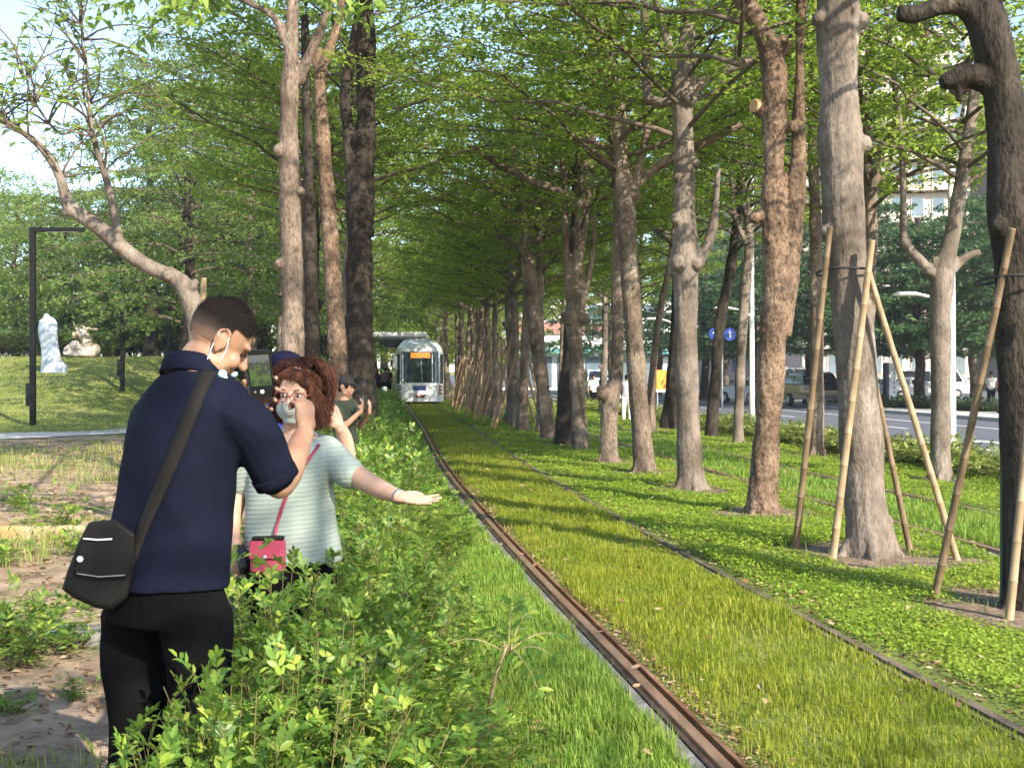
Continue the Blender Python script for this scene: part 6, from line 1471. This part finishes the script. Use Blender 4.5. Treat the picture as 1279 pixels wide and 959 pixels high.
    for e in (-1, 1):
        q.tube([hd.p(e * .034 + .029 * math.cos(t), .108 - .012 * abs(math.cos(t) * e * .5 + .5), .000 + .021 * math.sin(t)) for t in a], .0019, 6); q.tube([hd.p(e * .062, .098, .006), hd.p(e * .078, .05, .010), hd.p(e * .084, -.01, .006)], .0018, 6)
    q.tube([hd.p(-.007, .108, .006), hd.p(0, .112, .009), hd.p(.007, .108, .006)], .0019, 6); gl = q.build('glasses', M['frame_red'], smooth=True); adopt(r, gl)
    # watch
    q = MB(); d = unit(W(500, 621, 4.72) - W(480, 613, 4.78)); c = W(498, 620.2, 4.726); q.tube([c - d * .007, c + d * .007], .0305, 20); w1 = q.build('bracelet', M['steel'], smooth=True); adopt(r, w1)
    # pink bag on its strap, dark bottle in the hand
    bg_ = empty('handbag', W(333, 690, 4.80), 'bright pink handbag hanging in front of the woman above the hedge', 'bag')
    q = MB(); c = W(335, 694, 4.80); q.box(c, (.135, .075, .135), rz=.12, bev=.012); a1 = q.build('bag_body', M['pink_leather'], smooth=False)
    q = MB(); q.box(c + np.array([-.004, -.042, .030]), (.125, .012, .075), rz=.12, bev=.005); a2 = q.build('flap', M['pink_leather']); P = []
    for px, py in [(398, 556), (388, 570), (376, 588), (364, 606), (357, 622), (351, 640), (346, 656)]:
        h = on_surface(tr, px, py, .006)
        if h is not None: P.append(h[0])
    P.append(W(344, 668, 4.80)); q = MB(); q.tube(spline(np.array(P), .02), .0068, 8, flat=.35, up=[1, .1, 0]); a3 = q.build('strap', M['pink_leather'], smooth=True); q = MB(); q.ball(c + np.array([-.004, -.050, .002]), (.009, .005, .009), 10); a4 = q.build('clasp', M['steel'], smooth=True); q = MB(); q.box(c + np.array([0, 0, .071]), (.128, .06, .012), rz=.12, bev=.004); a5 = q.build('zip_edge', M['strap_web']); adopt(bg_, a1, a2, a3, a4, a5)
    q = MB(); q.tube([W(307, 716, 4.84), W(306, 706, 4.85), W(303, 694, 4.87), W(301, 686, 4.875), W(300, 681, 4.88)], [.024, .030, .030, .020, .014], 16); o = q.build('bottle', M['black_plastic'], smooth=True); move_origin(o, W(306, 706, 4.85)); tag(o, 'small black bottle held in the lowered hand of the woman', 'bottle')
woman()

def simple_person(X, Y, z, hgt, face, top, legs, label, group=None, hair='hair_black', cap=None, arms='down', skin='skin_tan', long_hair=False, vox=.016, lean=0.0):
    """standing figure; face = heading angle. arms: 'down', 'phone' (one forearm raised holding a phone) or 'walk'"""
    k = hgt / 1.68; fx = np.array([math.cos(face), math.sin(face), 0]); lat = np.array([fx[1], -fx[0], 0]); o = np.array([X, Y, z]); p = lambda a, f, u: o + k * (lat * a + fx * f + UPV * u)
    r = empty('person', o, label, 'person', group); hd = Head(p(0, .02, 1.555), fx + UPV * -.12, UPV, k * .98); b = MB(); hd.skin(b); L4 = lambda a, f, u, rr: [*p(a, f, u), rr * k]
    limb(b, [L4(0, -.01, 1.36, .055), L4(0, .005, 1.45, .048), L4(0, .01, 1.50, .05)], 12); rr = lambda rows: [(*p(0, f, u), a * k, bb * k) for f, u, a, bb in rows]
    loft(b, body_rings(rr([(0, 1.40, .09, .07), (0, 1.30, .15, .09), (0, 1.1, .14, .09), (0, .9, .15, .10)]), lat, fx))
    st = .10 if arms == 'walk' else .02; pose = {}
    for e in (-1, 1):
        f = st * e; legp = [L4(e * .085, 0, .90, .085), L4(e * .09, f * .9, .48, .055), L4(e * .09, f * .9 - .02, .07, .04)]; pose[e] = legp; limb(b, legp, 10, .06)
        if arms == 'phone' and e == 1: A = [L4(.19, 0, 1.34, .05), L4(.23, .10, 1.08, .042), L4(.15, .30, 1.28, .028)]
        elif arms == 'phone': A = [L4(-.19, 0, 1.34, .05), L4(-.22, .10, 1.08, .042), L4(-.06, .30, 1.26, .028)]
        elif arms == 'tucked': A = [L4(e * .16, 0, 1.32, .05), L4(e * .13, .10, 1.08, .042), L4(e * .05, .26, 1.12, .028)]
        else: A = [L4(e * .19, 0, 1.34, .05), L4(e * .24, -.02 - f * .6, 1.08, .042), L4(e * .24, .06 - f * 1.2, .84, .028)]
        limb(b, A[:2], 10, .05); limb(b, A[1:], 10, .05); w_ = np.array(A[2][:3]); dd = w_ - np.array(A[1][:3]); hand(b, w_, dd if arms != 'phone' else unit(dd) * .4 + UPV, lat * e if arms != 'phone' else fx, -1 * e, .35, k)
        pose[e, 'a'] = A
    parts = [fuse(b, 'body', vox * .75, M[skin], None, None, 1)]
    q = MB(); loft(q, body_rings(rr([(0, 1.41, .085, .07), (0, 1.37, .15, .09), (0, 1.30, .195, .115), (0, 1.1, .18, .12), (0, .92, .19, .13), (0, .84, .20, .135)]), lat, fx), 24)
    for e in (-1, 1): A = np.array(pose[e, 'a']); limb(q, [[*A[0][:3], .068 * k], [*(A[0][:3] * .35 + A[1][:3] * .65), .06 * k]], 12)
    parts.append(fuse(q, 'shirt', vox, M[top], None, cloth_folds(.006), 1)); q = MB(); loft(q, body_rings(rr([(0, .96, .165, .115), (0, .84, .18, .125), (0, .78, .18, .12)]), lat, fx), 20)
    for e in (-1, 1): limb(q, [[*v[:3], v[3] * 1.25 + .012] for v in pose[e]], 12, .06)
    parts.append(fuse(q, 'trousers', vox, M[legs], None, cloth_folds(.006), 1)); q = MB()
    for e in (-1, 1): c = np.array(pose[e][2][:3]); c[2] = z + .04 * k; q.ball(c + fx * .05, (.045, .12, .045), 10, np.stack([lat, fx, UPV], 1))
    parts.append(q.build('shoes', M['black_plastic'], smooth=True)); q = MB(); hd.ball(q, 0, -.012, .034, (.083, .098, .090), 18); hd.ball(q, 0, -.045, -.02, (.074, .058, .06)); hd.ball(q, 0, .05, .088, (.06, .04, .03))
    if long_hair: hd.ball(q, 0, -.07, -.08, (.08, .05, .12))
    parts.append(fuse(q, 'hair', .012, M[hair], None, lambda c: .005 * nz(c, 40, 1), 1))
    if cap:
        q = MB(); hd.ball(q, 0, -.004, .062, (.088, .106, .075), 18); q.tube([hd.p(0, .06, .052), hd.p(0, .12, .048), hd.p(0, .175, .036)], [.07 * k, .072 * k, .05 * k], 14, flat=.10, up=lat); parts.append(fuse(q, 'cap', .009, M[cap], None, None, 2))
    adopt(r, *parts); hd.face(r)
    if arms == 'phone':
        c = (np.array(pose[1, 'a'][2][:3]) + np.array(pose[-1, 'a'][2][:3])) / 2 + UPV * .11 * k; q = MB(); rz_ = math.atan2(lat[1], lat[0]); q.box(c, (.078, .012, .155), rz=rz_, bev=.004); s_ = q.build('phone', M['black_plastic']); move_origin(s_, c)
        q = MB(); q.box(c - fx * .0075, (.068, .003, .135), rz=rz_); sc_ = q.build('screen', M['phone_lit']); adopt(s_, sc_); return r, s_
    return r
M['phone_lit'] = plain('lit phone screen', (.05, .06, .08), .2, emit=((.45, .55, .7), .8))
M['blue_shirt'] = noise_mat('blue cotton', [(.035, .06, .42), (.06, .10, .55)], scale=4, rough=.85, bump=.1); M['olive'] = noise_mat('dark olive cloth', [(.012, .018, .012), (.025, .034, .022)], scale=4, rough=.9, bump=.1)
M['lilac'] = noise_mat('lilac check cloth', [(.36, .30, .40), (.62, .56, .62)], scale=26, rough=.9, bump=.1, detail=1); M['white_cloth'] = noise_mat('white cloth', [(.62, .61, .58), (.78, .77, .74)], scale=4, rough=.9, bump=.1)
M['grey_cloth'] = noise_mat('grey cloth', [(.18, .18, .19), (.30, .30, .32)], scale=4, rough=.9, bump=.1); M['pink_cloth'] = noise_mat('pink cloth', [(.50, .24, .30), (.62, .36, .42)], scale=4, rough=.9, bump=.1); M['purple_cloth'] = noise_mat('purple cloth', [(.10, .05, .16), (.20, .10, .28)], scale=4, rough=.9, bump=.1)
M['navy_cap'] = plain('navy cap', (.004, .005, .02), .85, .1); M['black_cap'] = plain('black cap', (.008, .008, .010), .8)
simple_person(at(353, 6.6), 6.6, .06, 1.665, -.3, 'blue_shirt', 'grey_cloth', 'person in a navy cap and blue shirt half hidden between the man and the woman', cap='navy_cap', vox=.012)
# raised forearm with a phone right behind the woman
def behind():
    Y = 5.8; r = simple_person(at(366, Y), Y, .03, 1.56, -1.45, 'grey_cloth', 'black_cloth', 'person hidden behind the woman, only a raised bare forearm and hand showing', arms='tucked', skin='skin_fair', vox=.014)
    b = MB(); limb(b, [Wr(412, 560, 5.9, .05), Wr(434, 568, 5.8, .043)]); limb(b, [Wr(434, 568, 5.8, .043), Wr(430, 546, 5.76, .037), Wr(423, 530, 5.72, .027)]); hand(b, W(424, 532, 5.72), (-.45, -.1, 1), (.6, -.75, .2), -1, .5, .95)
    adopt(r, fuse(b, 'raised_arm', .006, M['skin_fair'], None, None, 2))
    q = MB(); q.box(W(401, 491, 5.70), (.080, .012, .16), rz=.3, bev=.004); s_ = q.build('phone', M['white_mark']); move_origin(s_, W(401, 491, 5.70)); tag(s_, 'pale phone held up just right of the hair of the woman', 'phone')
behind()
r_, ph_ = simple_person(at(430, 13.0), 13.0, .05, 1.53, -.35, 'olive', 'black_cloth', 'person in a black cap and dark olive top taking a picture farther along the hedge', cap='black_cap', arms='phone'); tag(ph_, 'phone held up by the person in the black cap', 'phone')
simple_person(at(783, 42), 42, 0, 1.62, 1.2, 'lilac', 'white_cloth', 'person in a lilac top and white trousers standing beyond the crooked tree', arms='walk')
simple_person(at(741, 55), 55, 0, 1.62, -1.2, 'white_cloth', 'black_cloth', 'person in a white top and black trousers standing far off between the trunks', arms='walk')
rq = np.random.RandomState(12)
for i, (px, Y, t, lab) in enumerate([(467, 76, 'pink_cloth', 'person in pink on the tram stop platform, nearest the left trunk'), (471.5, 75.5, 'purple_cloth', 'person in purple on the tram stop platform, third from the tram'), (476, 77, 'white_cloth', 'person in a white top on the tram stop platform, in the middle of the group'), (481, 75, 'pink_cloth', 'person in pink on the tram stop platform, second from the tram'), (485.5, 76, 'purple_cloth', 'person in purple on the tram stop platform, right beside the tram')]):
    simple_person(at(px, Y), Y, .32, rq.uniform(1.55, 1.72), -1.3 + rq.uniform(-.5, .5), t, 'black_cloth', lab, vox=.03)
for i, (px, Y, t, lab) in enumerate([(1238, 54, 'white_cloth', 'person in white in the shade across the road, left one of three'), (1250, 53, 'pink_cloth', 'person in pink in the shade across the road, middle of three'), (1259, 54.5, 'grey_cloth', 'person in grey in the shade across the road, right one of three')]):
    simple_person(at(px, Y), Y, .13, 1.6, -2 + i, t, 'black_cloth', lab, arms='walk', vox=.03)
ground_cover(); litter(); verge_weeds()
if HAZE:
    q = MB(); q.box((20, 200, 22), (380, 460, 50)); hz = q.build('haze', None); hz.data.materials.clear()
    m = bpy.data.materials.new('thin air'); m.use_nodes = True; nt = m.node_tree; nt.nodes.remove(nt.nodes['Principled BSDF'])
    pv = nt.nodes.new('ShaderNodeVolumePrincipled'); pv.inputs['Color'].default_value = (.86, .92, 1, 1); pv.inputs['Density'].default_value = HAZE; pv.inputs['Anisotropy'].default_value = .2
    nt.links.new(pv.outputs[0], nt.nodes['Material Output'].inputs['Volume']); hz.data.materials.append(m); tag(hz, kind='stuff')

M['soil_patch'] = noise_mat('bare trodden soil', [(.07, .05, .035), (.16, .115, .08), (.27, .20, .14)], scale=9, rough=.95, bump=.7, bscale=40)
for bx, by, br in BASES:
    if by > 17 or bx < 0: continue
    a = np.linspace(0, 2 * math.pi, 40, endpoint=False); k = br * (1.05 + .22 * np.sin(a * 3 + bx) + .13 * np.sin(a * 7 + by))
    V = [[bx, by, .016]] + [[bx + math.cos(t) * q_, by + math.sin(t) * q_ * 1.15, .004] for t, q_ in zip(a, k)]
    q = MB(); q.add(V, [[0, 1 + i, 1 + (i + 1) % 40] for i in range(40)]); tag(q.build('bare_soil', M['soil_patch'], smooth=True), kind='structure')
